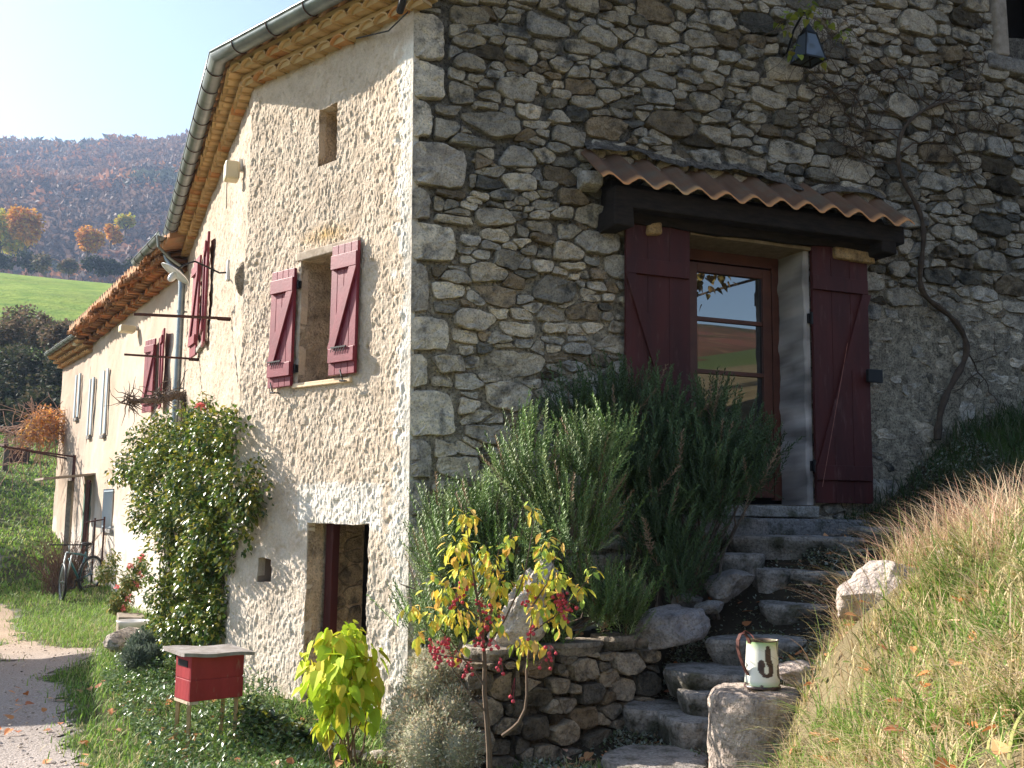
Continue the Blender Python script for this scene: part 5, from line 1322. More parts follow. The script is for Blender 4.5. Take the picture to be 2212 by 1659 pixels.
# wooden planter, bowl and stones at the foot of the wall
p = atz(283, 1345, .0); q = MB(); q.box(FB, 4.2, 4.75, .45, .75, .0, .24, (.9, .9, .85), jit=.01); pl = tag(q.build('wooden_planter', m_wood, bevel=.01), 'weathered wooden plant box at the foot of the facade behind the white bowl', 'planter')
p = at(287, 1352, 12.2); q = MB(); V = []; n = 24
for r, z in ((.10, 0), (.17, .10), (.185, .12), (.165, .12), (.14, .03)):
    for j in range(n): a = 2 * pi * j / n; V.append((p[0] + r * cos(a), p[1] + r * sin(a), p[2] + z - .06))
q.add(V, [(k * n + j, k * n + (j + 1) % n, (k + 1) * n + (j + 1) % n, (k + 1) * n + j) for k in range(4) for j in range(n)] + [tuple(4 * n + j for j in range(n))]); tag(q.build('bowl', m_white, smooth=True), 'shallow white bowl among stones by the wooden plant box', 'bowl')
rk('stone_block', 237, 300, 1353, 1395, 11.6, .25, 33, 'pale rounded stone block at the edge of the drive below the climbing rose', col=(1.1, 1.05, 1.0), sink=.04)
for k, (px, py, d) in enumerate(((760, 1612, 6.75), (815, 1622, 6.7), (705, 1600, 7.0), (560, 1598, 7.3))):
    p = at(px, py, d); z = hz(p[0], p[1]); q = MB(); rock(q, (p[0], p[1], z + .01), (.09, .06, .04), 50 + k, col=(1.3, 1.25, 1.2)); tag(q.build('small_stone', m_rock), ['pale small stone right of centre in front of the cellar door', 'pale small stone beside the grey santolina mound', 'pale small stone left of the cellar doorstep', 'pale small stone in the ivy below the skewed wall'][k], 'stone', 'small stones before the cellar door')
# outbuilding added out of view to cast the square shadow on the drive
sh = thing('shed', (-9, 11.8, 0), 'plain rendered shed added out of view at left to shade the drive', 'shed')
FS = Frame((-7.5, 10.0), -22.5, 1)
q = MB(); q.box(FS, 0, 3.75, -3, -.18, -.3, 2.45); q.build('walls', m_plasterC, sh)
q = MB(); V = np.array([(-.15, -3.2, 2.5), (3.9, -3.2, 2.5), (3.9, .15, 2.5), (-.15, .15, 2.5), (-.15, -3.2, 2.62), (3.9, -3.2, 2.62), (3.9, .15, 2.58), (-.15, .15, 2.58)]); q.add(FS(V[:, 0], V[:, 1], V[:, 2]), [(3, 2, 1, 0), (4, 5, 6, 7), (0, 1, 5, 4), (1, 2, 6, 5), (2, 3, 7, 6), (3, 0, 4, 7)]); q.build('roof', m_tile, sh)
q = MB(); q.box(FS, 1.3, 2.2, .0, .04, -.1, 1.95); q.build('door', m_wood, sh, bevel=.005)
# ------------------------------------------------------------------ vegetation
def rots(d, roll=None, n=None):
    """rotation matrices whose Y axis follows d; Z leans to the sky unless rolled"""
    d = d / (np.linalg.norm(d, axis=1)[:, None] + 1e-9); N = len(d)
    ref = np.tile([0, 0, 1.0], (N, 1)) + rng.normal(0, .25, (N, 3)) if roll is None else rng.normal(0, 1, (N, 3))
    x = np.cross(d, ref); x /= np.linalg.norm(x, axis=1)[:, None] + 1e-9; z = np.cross(x, d)
    return np.stack([x, d, z], 2)
LEAF_V = np.array([(0, 0, 0), (-.26, .35, .07), (-.22, .68, .03), (0, 1, -.10), (.22, .68, .03), (.26, .35, .07), (0, .35, 0), (0, .68, -.02)])
LEAF_F = np.array([(0, 6, 1), (0, 5, 6), (1, 6, 7), (1, 7, 2), (6, 5, 4), (6, 4, 7), (2, 7, 3), (7, 4, 3)])
SM_V = np.array([(0, 0, 0), (-.30, .45, .06), (0, 1, -.04), (.30, .45, .06)]); SM_F = np.array([(0, 3, 2), (0, 2, 1)])
def pick(cols, n, var=.25):
    cols = np.array(cols); return cols[rng.integers(0, len(cols), n)] * rng.uniform(1 - var, 1 + var, (n, 1))
def ballpts(balls, n, shell=.55):
    """points spread through a set of balls (x,y,z,r), denser to the outside; returns points and outward directions"""
    B = np.array(balls, float); w = B[:, 3] ** 2.2; k = rng.choice(len(B), n, p=w / w.sum())
    d = rng.normal(size=(n, 3)); d /= np.linalg.norm(d, axis=1)[:, None]
    r = B[k, 3] * (shell + (1 - shell) * rng.random(n)) * rng.uniform(.85, 1.12, n)
    u = rng.random(n) < .3; r = np.where(u, r * rng.random(n) ** .5, r)
    return B[k, :3] + d * r[:, None], d
def pballs(L):
    """balls given by a sight line, a distance and a radius in view pixels"""
    return [(*at(x, y, d), r * d / 2280.0) for (x, y, r, d) in L]
def foliage(q, balls, n, size, cols, droop=.3, shell=.55, tv=LEAF_V, tf=LEAF_F, outw=.8, keep=None, var=.3, wid=1.0):
    P, D = ballpts(balls, n, shell)
    if keep is not None: k = keep(P); P = P[k]; D = D[k]
    n = len(P); d = D * outw + rng.normal(0, .6, (n, 3)); d[:, 2] -= droop
    s = rng.uniform(size[0], size[1], n)
    S = np.stack([s * wid * rng.uniform(.8, 1.2, n), s, s], 1)
    q.inst(tv, tf, P, rots(d), S, pick(cols, n, var)); return P
def behindwall(P):
    """keep points outside the house"""
    a = (P - FA.P) @ FA.n > .03; b = (P - FB.P) @ FB.n > .03; sA = (P - FA.P) @ FA.d; sB = (P - FB.P) @ FB.d; r = (P - FR.P) @ FR.n > .05
    return np.where(sB > 0, b, np.where(sA > 0, a, r))
def crooked(a, b, n=8, amp=.03, seed=0):
    a = np.array(a, float); b = np.array(b, float); t = np.linspace(0, 1, n)[:, None]; R = np.random.default_rng(seed)
    w = np.cumsum(R.normal(0, amp, (n, 3)), 0); w -= w[0] + (w[-1] - w[0]) * t; return a + (b - a) * t + w

# --- climbing rose on the facade
vine = thing('climbing_rose', FB(2.2, .4, 0), 'big bushy climbing rose with glossy green and yellow leaves on the long facade', 'climbing plant')
VB = pballs([(330, 960, 60, 11.2), (400, 960, 75, 10.2), (470, 945, 70, 9.2), (520, 960, 62, 8.8), (300, 1010, 55, 11.4), (360, 1040, 85, 10.4), (440, 1040, 90, 9.4), (515, 1040, 68, 8.75), (540, 1090, 45, 8.6),
             (330, 1110, 55, 10.8), (400, 1120, 85, 9.8), (480, 1130, 80, 9.1), (530, 1150, 45, 8.7), (380, 1200, 75, 10), (450, 1210, 75, 9.3), (500, 1200, 45, 8.9), (370, 1280, 62, 10), (430, 1290, 66, 9.4), (480, 1290, 40, 9.0), (400, 1350, 66, 9.6), (455, 1350, 52, 9.1), (350, 1340, 40, 10.2),
             (275, 1000, 26, 11.8), (430, 890, 28, 9.8), (510, 900, 26, 8.9), (445, 870, 16, 9.5)])
m_gloss = mat('glossy_leaf', W1, attr=True, rough=.30, spec=.7, transl=.28)
q = MB(); foliage(q, VB, 35000, (.030, .060), [(.07, .13, .02), (.09, .16, .025), (.05, .09, .018), (.15, .21, .03), (.38, .34, .05), (.22, .25, .04)], droop=.5, keep=lambda P: behindwall(P) & (fbm(P, 4.0, 2, 27) > .35), wid=1.15)
foliage(q, pballs([(440, 862, 18, 9.5), (545, 1060, 60, 8.5), (560, 1000, 26, 8.55), (250, 1030, 22, 12), (350, 900, 26, 11), (395, 880, 16, 10.4)]), 700, (.03, .06), [(.08, .14, .02), (.30, .26, .03), (.06, .10, .02)], droop=.5, keep=behindwall); q.build('leaves', m_gloss, vine)
q = MB()
for k in range(26):
    b = VB[rng.integers(0, len(VB))]; f = FB(rng.uniform(.5, 3.2), .12, -.05); f[2] = 0; pts = crooked(f, (b[0], b[1], b[2] + b[3] * .7), 10, .05, k); q.tube(pts, np.linspace(.018, .004, 10), 5)
for k in range(40):
    b = VB[rng.integers(0, len(VB))]; c = np.array(b[:3]); d = rng.normal(size=3); d[2] = abs(d[2]) * .6; d /= np.linalg.norm(d)
    p = crooked(c, c + d * b[3] * 1.35, 7, .02, k + 50)
    if behindwall(p[-1:])[0]: q.tube(p, np.linspace(.005, .0015, 7), 4)
q.build('stems', m_bark, vine)
m_petal = mat('petal', (.75, .22, .22), rough=.6, transl=.3)
for (px, py, d) in ((432, 876, 9.4), (306, 1205, 10.4), (395, 1262, 9.6)):
    q = MB(); c = at(px, py, d); foliage(q, [(*c, .03)], 26, (.03, .045), [(1, 1, 1)], droop=0, shell=.1, wid=1.6); q.build('rose_flower', m_petal, vine)

# --- dry vine arm on the facade
va = thing('bare_vine', FB(4.8, .2, 2.6), 'bare knotty pollarded vine arm with twigs stretched along the facade below the lower iron bar', 'vine')
q = MB(); a0 = at(395, 852, 14.3); a1 = at(345, 855, 13.9); a2 = at(282, 868, 13.6); q.tube(crooked(a0, a2, 14, .012, 3), np.linspace(.045, .03, 14), 7)
for (p, n_, seed) in ((a0, 14, 1), (a1, 30, 2), (a2, 34, 3), ((a1 + a0) / 2, 18, 4)):
    R = np.random.default_rng(seed)
    for k in range(n_):
        d = R.normal(size=3); d[1] *= .6; d[2] = d[2] * .8 + .1; d /= np.linalg.norm(d); q.tube(crooked(p + R.normal(0, .04, 3), p + d * R.uniform(.12, .38), 5, .02, k), [.010, .008, .006, .004, .002], 4)
q.tube(crooked(at(380, 900, 13.8) - np.array([0, 0, 2.6]), a0, 10, .03, 9), np.linspace(.06, .045, 10), 7)
q.build('branches', m_bark, va)

# --- rosemary
m_rosem = mat('rosemary_needle', W1, attr=True, rough=.55, spec=.35, transl=.12)
def sprig_template(n=46, L=1.0, seed=0):
    R = np.random.default_rng(seed); V = []; F = []
    for k in range(n):
        t = (k + R.random()) / n; a = k * 2.4 + R.uniform(-.4, .4); ln = .125 * (1.1 - .55 * t) * R.uniform(.8, 1.2); up = .55 + .7 * t
        d = np.array([cos(a), sin(a), 0]) * 1.0; d = d + np.array([0, 0, up]); d /= np.linalg.norm(d); s = np.cross(d, (0, 0, 1)); s /= np.linalg.norm(s); w = .0135
        p = np.array([0, 0, t * L]); p = p[[0, 2, 1]]; d = d[[0, 2, 1]]; s = s[[0, 2, 1]]
        i = len(V); V += [p - s * w * .5, p + s * w * .5, p + d * ln * .6 + s * w, p + d * ln, p + d * ln * .6 - s * w]; F += [(i, i + 1, i + 2), (i, i + 2, i + 4), (i + 4, i + 2, i + 3)]
    i = len(V)
    for t in (0, .5, 1.0):
        for a in (0, 2.1, 4.2): V.append(np.array([cos(a) * .010 * (1.1 - t), t, sin(a) * .010 * (1.1 - t)]))
    for r in (0, 1):
        for j in range(3): a, b, c, d_ = i + r * 3 + j, i + r * 3 + (j + 1) % 3, i + (r + 1) * 3 + (j + 1) % 3, i + (r + 1) * 3 + j; F += [(a, b, c), (a, c, d_)]
    return np.array(V), np.array(F)
def rosemary(name, L, n, base, label, size, cols, group):
    t = thing('rosemary_shrub', base, label, 'shrub', group); B = pballs(L); q = MB()
    P, D = ballpts(B, n, .35); d = D * .50 + rng.normal(0, .20, (n, 3)); d[:, 2] += 1.0; s = rng.uniform(size[0], size[1], n); P[:, 2] -= s * .35
    k = behindwall(P + d * .2) & (fbm(P, 4.2, 2, 17) > .40); P, d, s = P[k], d[k], s[k]; m = len(P) // 3
    for j in range(3):
        e = slice(j * m, (j + 1) * m); V, F = sprig_template(46, 1, 5 + j); q.inst(V, F, P[e], rots(d[e], 1), s[e], np.where(rng.random((m, 1)) < .05, np.array([[.30, .20, .12]]), pick(cols, m, .35)))
    q.build('sprigs', m_rosem, t)
    q = MB(); b0 = np.array(base)
    for k in range(34):
        b = B[rng.integers(0, len(B))]; q.tube(crooked(b0 + rng.normal(0, .12, 3) * np.array([1, .4, 0]), np.array(b[:3]) + rng.normal(0, .3, 3) * b[3], 9, .03, k), np.linspace(.014, .003, 9), 5)
    q.build('stems', m_bark, t); return t
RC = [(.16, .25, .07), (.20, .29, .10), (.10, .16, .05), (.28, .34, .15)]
rosemary('a', [(1150, 1010, 85, 6.8), (1285, 990, 78, 6.7), (1240, 1110, 105, 6.6), (1040, 1125, 70, 6.9), (965, 1190, 75, 6.9), (1100, 1240, 115, 6.6), (1310, 1260, 85, 6.7), (1345, 1310, 55, 6.8), (905, 1310, 50, 6.95), (1000, 1330, 85, 6.7), (1180, 1340, 60, 6.6), (1330, 930, 40, 6.7), (1120, 930, 40, 6.9), (950, 1110, 45, 7.0), (870, 1270, 30, 7.0)],
         2350, (*RET[1] + np.array([.1, .35]), .66), 'big sunlit rosemary bush in front of the stone wall and quoins', (.17, .33), RC, 'rosemary bushes')
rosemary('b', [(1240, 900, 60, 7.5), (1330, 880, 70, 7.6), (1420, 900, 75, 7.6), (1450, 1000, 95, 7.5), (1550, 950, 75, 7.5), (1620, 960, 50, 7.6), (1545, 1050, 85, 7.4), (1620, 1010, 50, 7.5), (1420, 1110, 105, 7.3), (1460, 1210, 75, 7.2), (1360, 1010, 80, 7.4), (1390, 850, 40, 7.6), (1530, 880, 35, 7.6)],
         2000, (*at(1480, 1300, 7.45)[:2], .8), 'tall dark rosemary bush in the shade before the glazed door', (.20, .40), [(.09, .14, .05), (.07, .11, .045)], 'rosemary bushes')  # needles coloured darker than the front bush, shade painted in

# --- spindle shrub with red berries
sp = thing('berry_shrub', G(1055, 1650, 5.75), 'thin young shrub with yellow autumn leaves and hanging red berries before the low wall', 'shrub')
d0 = 5.75
def pl(L, d=d0): return [at(x, y, d + e) for x, y, e in L]
STEM = [pl([(1058, 1680, 0), (1052, 1560, 0), (1048, 1440, 0), (1042, 1360, -.02), (1030, 1280, -.03), (1015, 1200, 0), (1006, 1090, .02)]), pl([(1048, 1400, 0), (1090, 1340, -.05), (1125, 1270, -.08), (1145, 1190, -.08), (1155, 1110, -.05)]),
        pl([(1085, 1590, .02), (1125, 1560, 0), (1140, 1500, 0), (1142, 1400, .02), (1150, 1310, .05), (1165, 1230, .08)]), pl([(1045, 1480, 0), (1000, 1420, .03), (955, 1360, .06), (915, 1320, .05)]),
        pl([(1046, 1430, 0), (985, 1420, -.1), (930, 1410, -.12)]), pl([(1140, 1370, 0), (1200, 1330, -.03), (1240, 1290, -.05), (1280, 1240, -.05)]), pl([(1040, 1340, 0), (980, 1290, .03), (950, 1240, .04)]),
        pl([(1142, 1320, 0), (1180, 1260, -.1), (1200, 1200, -.1)]), pl([(1030, 1290, 0), (1070, 1230, .05), (1080, 1170, .06)]), pl([(1052, 1540, 0), (1015, 1500, -.03), (975, 1440, -.05)])]
q = MB()
for k, s in enumerate(STEM):
    s = np.array(s); dn = np.vstack([s[i] + (s[i + 1] - s[i]) * t for i in range(len(s) - 1) for t in (0, .5)] + [s[-1:]]); dn[1:-1] += rng.normal(0, .004, (len(dn) - 2, 3))
    q.tube(dn, np.linspace(.017 if k == 0 else .011 if k == 2 else .006, .002, len(dn)), 6, (1.1, 1.0, .9))
q.build('stem', m_bark, sp)
cl_ = pballs([(1005, 1120, 34, d0), (990, 1180, 40, d0), (1000, 1240, 45, d0), (955, 1270, 38, d0), (1060, 1210, 45, d0), (1075, 1270, 45, d0 - .05), (1150, 1105, 26, d0), (1180, 1180, 40, d0), (1200, 1240, 40, d0), (1140, 1250, 38, d0), (1250, 1270, 26, d0), (1275, 1235, 20, d0), (1170, 1310, 42, d0), (1215, 1330, 34, d0),
              (940, 1335, 32, d0), (890, 1310, 28, d0), (990, 1330, 38, d0), (1060, 1340, 34, d0), (1130, 1390, 34, d0), (1170, 1400, 20, d0), (905, 1380, 22, d0), (1000, 1400, 26, d0), (1100, 1170, 25, d0)])
LC = [(.78, .66, .08), (.80, .60, .10), (.66, .64, .10), (.36, .50, .08), (.80, .50, .14), (.5, .60, .1)]
q = MB(); P = foliage(q, cl_, 640, (.035, .078), LC, droop=1.25, shell=.3, outw=.7, var=.2, wid=.9); q.build('leaves', m_leafm, sp)
m_berry = mat('berry', (.55, .05, .075), rough=.35, spec=.5)
V, F = ICO[2]
for k, (px, py, n_) in enumerate(((1000, 1270, 9), (985, 1300, 7), (1040, 1310, 10), (1060, 1330, 9), (1045, 1360, 8), (1215, 1300, 12), (1225, 1320, 10), (1205, 1285, 8), (960, 1395, 12), (945, 1420, 14), (985, 1425, 10), (1010, 1450, 8), (1140, 1300, 7), (1150, 1370, 6), (1190, 1415, 6), (1065, 1400, 5), (1080, 1440, 5), (1112, 1485, 2), (1175, 1440, 4), (1040, 1385, 8), (930, 1400, 8))):
    q = MB(); c = at(px, py, d0 - .03)
    for j in range(n_):
        p = c + rng.normal(0, .022, 3) * np.array([1, 1, 1.1]); q.add(V * .0098 * rng.uniform(.8, 1.2) + p, F); q.tube([p + [0, 0, .008], c + [0, 0, .05]], .0008, 3)
    q.build('berry_cluster', m_berry, sp)

# --- lime green hydrangea-like plant before the cellar door
lp = thing('lime_green_plant', G(745, 1625, 6.55), 'bright lime green shrub with drooping heart shaped leaves before the cellar door', 'shrub')
HV = np.array([(0, 0, 0), (-.22, -.06, .05), (-.42, .12, .08), (-.38, .45, .03), (-.18, .78, -.06), (0, 1.05, -.16), (.18, .78, -.06), (.38, .45, .03), (.42, .12, .08), (.22, -.06, .05), (0, .3, -.01), (0, .65, -.07)])
HF = np.array([(0, 10, 1), (1, 10, 2), (2, 10, 3), (3, 10, 11), (3, 11, 4), (4, 11, 5), (5, 11, 6), (6, 11, 7), (7, 11, 10), (7, 10, 8), (8, 10, 9), (9, 10, 0)])
LB_ = pballs([(740, 1390, 52, 6.5), (690, 1420, 40, 6.5), (790, 1420, 40, 6.5), (735, 1460, 62, 6.4), (680, 1480, 34, 6.45), (800, 1480, 36, 6.5), (730, 1520, 45, 6.4), (700, 1560, 26, 6.45), (790, 1540, 28, 6.45), (760, 1380, 30, 6.5), (745, 1610, 16, 6.4)])
q = MB(); P = foliage(q, LB_, 440, (.045, .125), [(.50, .62, .04), (.58, .66, .05), (.42, .58, .04), (.64, .62, .06), (.66, .56, .06)], droop=1.4, shell=.6, outw=.9, tv=HV, tf=HF, var=.15, wid=.82); q.build('leaves', m_leafm, lp)
q = MB(); g_ = G(745, 1625, 6.55)
for k in range(12):
    b = LB_[rng.integers(0, len(LB_))]; q.tube(crooked(g_ + rng.normal(0, .05, 3) * np.array([1, 1, 0]), b[:3], 8, .012, k), np.linspace(.008, .003, 8), 5, (1.5, 1.3, 1.1))
q.build('stems', m_bark, lp)

# --- grey santolina mound
st = thing('santolina_mound', G(930, 1640, 6.2), 'dense grey green speckled santolina mound between the cellar door and the low wall', 'shrub')
SB = pballs([(930, 1480, 60, 6.3), (900, 1540, 62, 6.25), (975, 1540, 60, 6.2), (930, 1610, 85, 6.1), (990, 1620, 55, 6.0), (870, 1600, 40, 6.3), (920, 1440, 38, 6.4), (965, 1470, 36, 6.3)])
q = MB(); foliage(q, SB, 34000, (.014, .030), [(.46, .46, .31), (.60, .57, .42), (.34, .37, .22), (.70, .64, .50), (.55, .40, .26)], droop=-.35, shell=.72, tv=SM_V, tf=SM_F, outw=1.0, wid=.7); q.build('foliage', m_leafm, st)
q = MB()
for (x, y, z, r) in SB: rock(q, (x, y, z), (r * .80,) * 3, 3, col=(.42, .40, .28), sub=3, rough=.1)
q.build('woody_heart', m_ground, st)

# --- grass
def blades(q, x, y, h, lean, cols, width=.0035, seg=3, wind=(0, 0), zoff=0.0, var=.25):
    n = len(x); z = hgt(x, y) + zoff; a = rng.uniform(0, 2 * pi, n); L = np.stack([np.cos(a), np.sin(a)], 1) * lean[:, None] + np.array(wind)
    w = np.stack([-np.sin(a), np.cos(a)], 1) * width
    V = np.zeros((n, seg * 2 + 1, 3))
    for k in range(seg + 1):
        t = k / seg; off = L * (t ** 1.8)[..., None] * h[:, None] if False else L * (t ** 1.8) * h[:, None]
        zz = z + h * (t - .35 * t ** 2.5 * np.clip(np.linalg.norm(L, axis=1), 0, 1.6))
        if k < seg:
            V[:, k * 2, :2] = np.stack([x, y], 1) + off - w * (1 - t * .6); V[:, k * 2 + 1, :2] = np.stack([x, y], 1) + off + w * (1 - t * .6); V[:, k * 2, 2] = V[:, k * 2 + 1, 2] = zz
        else: V[:, -1, :2] = np.stack([x, y], 1) + off; V[:, -1, 2] = zz
    tf = []
    for k in range(seg - 1): tf += [(k * 2, k * 2 + 1, k * 2 + 3), (k * 2, k * 2 + 3, k * 2 + 2)]
    tf += [((seg - 1) * 2, (seg - 1) * 2 + 1, seg * 2)]; tf = np.array(tf); m = seg * 2 + 1
    F = (tf[None] + (np.arange(n) * m)[:, None, None]).reshape(-1, 3)
    C = np.repeat(pick(cols, n, var), m, axis=0); q.v.append(V.reshape(-1, 3)); q.c.append(C); q.f.append(F + q.n); q.m.append(0); q.n += n * m
def scatter(n, x0, x1, y0, y1, keep=None, p=1.0):
    x = rng.uniform(x0, x1, n); y = y0 + (y1 - y0) * rng.random(n) ** p
    k = ~inpoly(x, y, HOUSEP)
    if keep is not None: k &= keep(x, y)
    return x[k], y[k]
m_grass = mat('grass_blade', W1, attr=True, rough=.6, spec=.25, transl=.35)
def bankmask(x, y):
    xl = np.interp(y, [2, 3.2, 4, 5, 5.4, 6, 6.6], [.6, .85, .80, 1.30, 1.62, 2.0, 2.5]); return (x > xl) & (y < 6.1 + (x - 2) * .35)
_b1 = at(1905, 1300, 5.2); _b2 = at(2072, 1210, 4.95)
def clear(x, y): return (np.hypot(x - _b1[0], y - _b1[1] + .10) > .30) & (np.hypot(x - _b2[0], y - _b2[1] + .05) > .14) & (np.hypot(x - pc[0], y - pc[1]) > .24)
STRAW = [(.62, .50, .28), (.72, .60, .36), (.52, .40, .22), (.44, .44, .16)]; GREEN = [(.17, .31, .05), (.24, .38, .07), (.13, .22, .045)]
q = MB(); x, y = scatter(210000, .5, 5.5, 2.2, 7.6, lambda x, y: bankmask(x, y) & clear(x, y), .9); pn = fbm(np.stack([x, y, x * 0], 1), 2.3, 3, 71); low = np.clip((3.9 - y) / 1.5 + .2, 0, 1)
k = rng.random(len(x)) < .05 + 1.3 * (pn - .3); x, y, pn, low = x[k], y[k], pn[k], low[k]
hh = rng.uniform(.04, .12, len(x)) * (.7 + .9 * pn); le = rng.uniform(.3, 1.3, len(x)); gsel = rng.random(len(x)) < np.clip(.20 + low * .25 + (pn - .5) * 2.2, .03, .75)
blades(q, x[~gsel], y[~gsel], hh[~gsel] * 1.3, le[~gsel], STRAW, .0030, wind=(-.35, -.15), seg=4); blades(q, x[gsel], y[gsel], hh[gsel] * 1.1, le[gsel] * .8, GREEN, .0038, wind=(-.15, -.1))
k = rng.random(len(x)) < .05; blades(q, x[k], y[k], hh[k] * 1.9, le[k] * 1.2, STRAW + GREEN, .0055, wind=(-.2, -.2), seg=5)
# tufts: blades springing from shared roots, falling outward and downhill
xc, yc = scatter(2600, .7, 4.6, 2.3, 6.6, lambda x, y: bankmask(x, y) & clear(x, y) & (fbm(np.stack([x, y, x * 0], 1), 3.1, 3, 171) > .44)); nb = 26; m_ = len(xc)
x = np.repeat(xc, nb) + rng.normal(0, .018, m_ * nb); y = np.repeat(yc, nb) + rng.normal(0, .018, m_ * nb); hh = np.repeat(rng.uniform(.08, .24, m_), nb) * rng.uniform(.5, 1.15, m_ * nb)
tk = np.repeat(rng.random(m_) < .32, nb); le = rng.uniform(.3, 1.7, m_ * nb)
blades(q, x[~tk], y[~tk], hh[~tk], le[~tk], STRAW + [(.66, .50, .36)], .0028, wind=(-.25, -.25), seg=4); blades(q, x[tk], y[tk], hh[tk], le[tk], GREEN + [(.34, .42, .12)], .0036, wind=(-.1, -.15), seg=4)
xw, yw = scatter(2200, .7, 4.6, 2.3, 6.6, lambda x, y: bankmask(x, y) & clear(x, y) & (fbm(np.stack([x, y, x * 0], 1), 2.2, 3, 181) > .55)); nw = len(xw); dw = rng.normal(0, .8, (nw, 3)); dw[:, 2] = np.abs(dw[:, 2]) * .5 + .15
q.inst(LEAF_V, LEAF_F, np.stack([xw, yw, hgt(xw, yw) + rng.uniform(.02, .07, nw)], 1), rots(dw), rng.uniform(.02, .05, nw), pick([(.14, .24, .05), (.20, .30, .07), (.34, .26, .12)], nw))
tag(q.build('bank_grass', m_grass), 'short mixed straw and green grass over the sunlit bank at right', 'grass', kind='stuff')
q = MB(); x, y = scatter(16000, 1.7, 5.0, 4.2, 6.6, lambda x, y: bankmask(x, y) & clear(x, y) & (y > 4.5 + (x < 2.0) * .5) & (fbm(np.stack([x, y, x * 0], 1), 2.5, 3, 75) > .44)); n = len(x)
blades(q, x, y, rng.uniform(.12, .42, n), rng.uniform(.2, 1.2, n), [(.70, .52, .36), (.60, .40, .28), (.50, .28, .20), (.75, .62, .40)], .0022, seg=5, wind=(-.35, -.05))
x, y = scatter(2600, 1.15, 2.1, 4.4, 5.9, bankmask); n = len(x); k = rng.random(n) < .22; x, y = x[k], y[k]; n = len(x); blades(q, x, y, rng.uniform(.15, .42, n), rng.uniform(.3, 1.0, n), [(.38, .24, .14), (.42, .34, .16), (.2, .26, .06)], .0018, seg=5, wind=(-.4, -.05))
tag(q.build('tall_dry_grass', m_grass), 'tall dry reddish grass stalks along the crest of the bank', 'grass', kind='stuff')
# lawn and verge on the left
q = MB(); x, y = scatter(150000, -9.5, .9, 5.2, 24, lambda x, y: (~on_drive(x + rng.normal(0, .09, len(x)), y + rng.normal(0, .09, len(x)))) & (x < .25 + (y < 6.2) * .5) & (np.arctan2(x, y) > -.50), 1.7); pn = fbm(np.stack([x, y, x * 0], 1), 1.4, 3, 73); n = len(x)
hh = rng.uniform(.03, .09, n) * (1 + (y - 6) * .05); near = y < 6.9; sp_ = rng.random(n) < .25 + .3 * near
blades(q, x[~sp_], y[~sp_], hh[~sp_], rng.uniform(.2, 1.1, (~sp_).sum()), [(.18, .31, .05), (.24, .38, .07), (.14, .23, .05)], .005); blades(q, x[sp_], y[sp_], hh[sp_], rng.uniform(.3, 1.2, sp_.sum()), [(.42, .39, .17), (.5, .42, .23), (.3, .35, .12)], .004)
tag(q.build('lawn_grass', m_grass), 'green grass along the drive and at the foot of the row of houses', 'grass', kind='stuff')
q = MB(); x, y = scatter(90000, -27, -5, 19, 60, lambda x, y: (~on_drive(x, y)) & (np.arctan2(x, y) > -.55), 1.2); n = len(x); blades(q, x, y, rng.uniform(.04, .13, n) * (1 + (y - 20) * .012), rng.uniform(.2, 1.0, n), [(.20, .34, .06), (.26, .40, .08), (.16, .25, .05), (.36, .38, .13)], .022)
tag(q.build('meadow_grass', m_grass), 'meadow grass rising behind the bicycle towards the thicket', 'grass', kind='stuff')
# verge plants before the facade
def verge(x, y):
    xr = np.interp(y, [6.2, 7, 8, 9, 10, 11.5], [-1.0, -1.35, -1.75, -2.45, -2.9, -3.5]); xl = np.interp(y, [6.2, 7, 8, 9, 10, 11.5], [-2.05, -2.35, -2.85, -3.35, -3.75, -4.0]); return (x > xl) & (x < xr)
x, y = scatter(60000, -4.2, -.9, 6.2, 11.5, verge, 1.2); n = len(x); mo = fbm(np.stack([x, y, x * 0], 1), 1.7, 3, 81); hgtm = .05 + .42 * np.clip(mo - .25, 0, 1) * np.clip((y - 6.4) / .8, 0, 1)
P = np.stack([x, y, hgt(x, y) + hgtm * rng.random(n) ** .45], 1); d = rng.normal(0, .7, (n, 3)); d[:, 2] = np.abs(d[:, 2]) * .5 + .1
q = MB(); k = rng.random(n) < .62; S = rng.uniform(.02, .046, n); q.inst(SM_V, SM_F, P[k], rots(d[k]), S[k], pick([(.09, .17, .04), (.13, .22, .055), (.07, .12, .03), (.22, .29, .12)], k.sum()))
tag(q.build('verge_plants', m_gloss), 'low leafy ground cover growing round the letter box', 'ground cover', kind='stuff')
lv = pballs([(310, 1400, 34, 9.8), (290, 1425, 26, 9.4), (330, 1420, 24, 9.6)])
o_ = thing('lavender_tuft', G(305, 1440, 9.5), 'rounded pale grey lavender tuft at the foot of the climbing rose', 'shrub'); q = MB(); foliage(q, lv, 5000, (.03, .07), [(.16, .20, .15), (.22, .25, .2), (.12, .16, .1)], droop=-.8, shell=.5, tv=SM_V, tf=SM_F, wid=.3); q.build('foliage', m_leafm, o_)
iv = pballs([(560, 1570, 40, 7.25), (620, 1590, 34, 7.2), (655, 1600, 26, 7.15), (540, 1540, 30, 7.5), (590, 1560, 24, 7.3)])
o_ = thing('ivy_clump', G(600, 1600, 7.2), 'dark green ivy clump at the wall foot between letter box and cellar door', 'ivy'); q = MB(); foliage(q, iv, 1100, (.03, .07), [(.03, .06, .02), (.04, .08, .025), (.06, .11, .03), (.30, .30, .04)], droop=.3, keep=behindwall, tv=HV, tf=HF, wid=.9); q.build('leaves', m_gloss, o_)
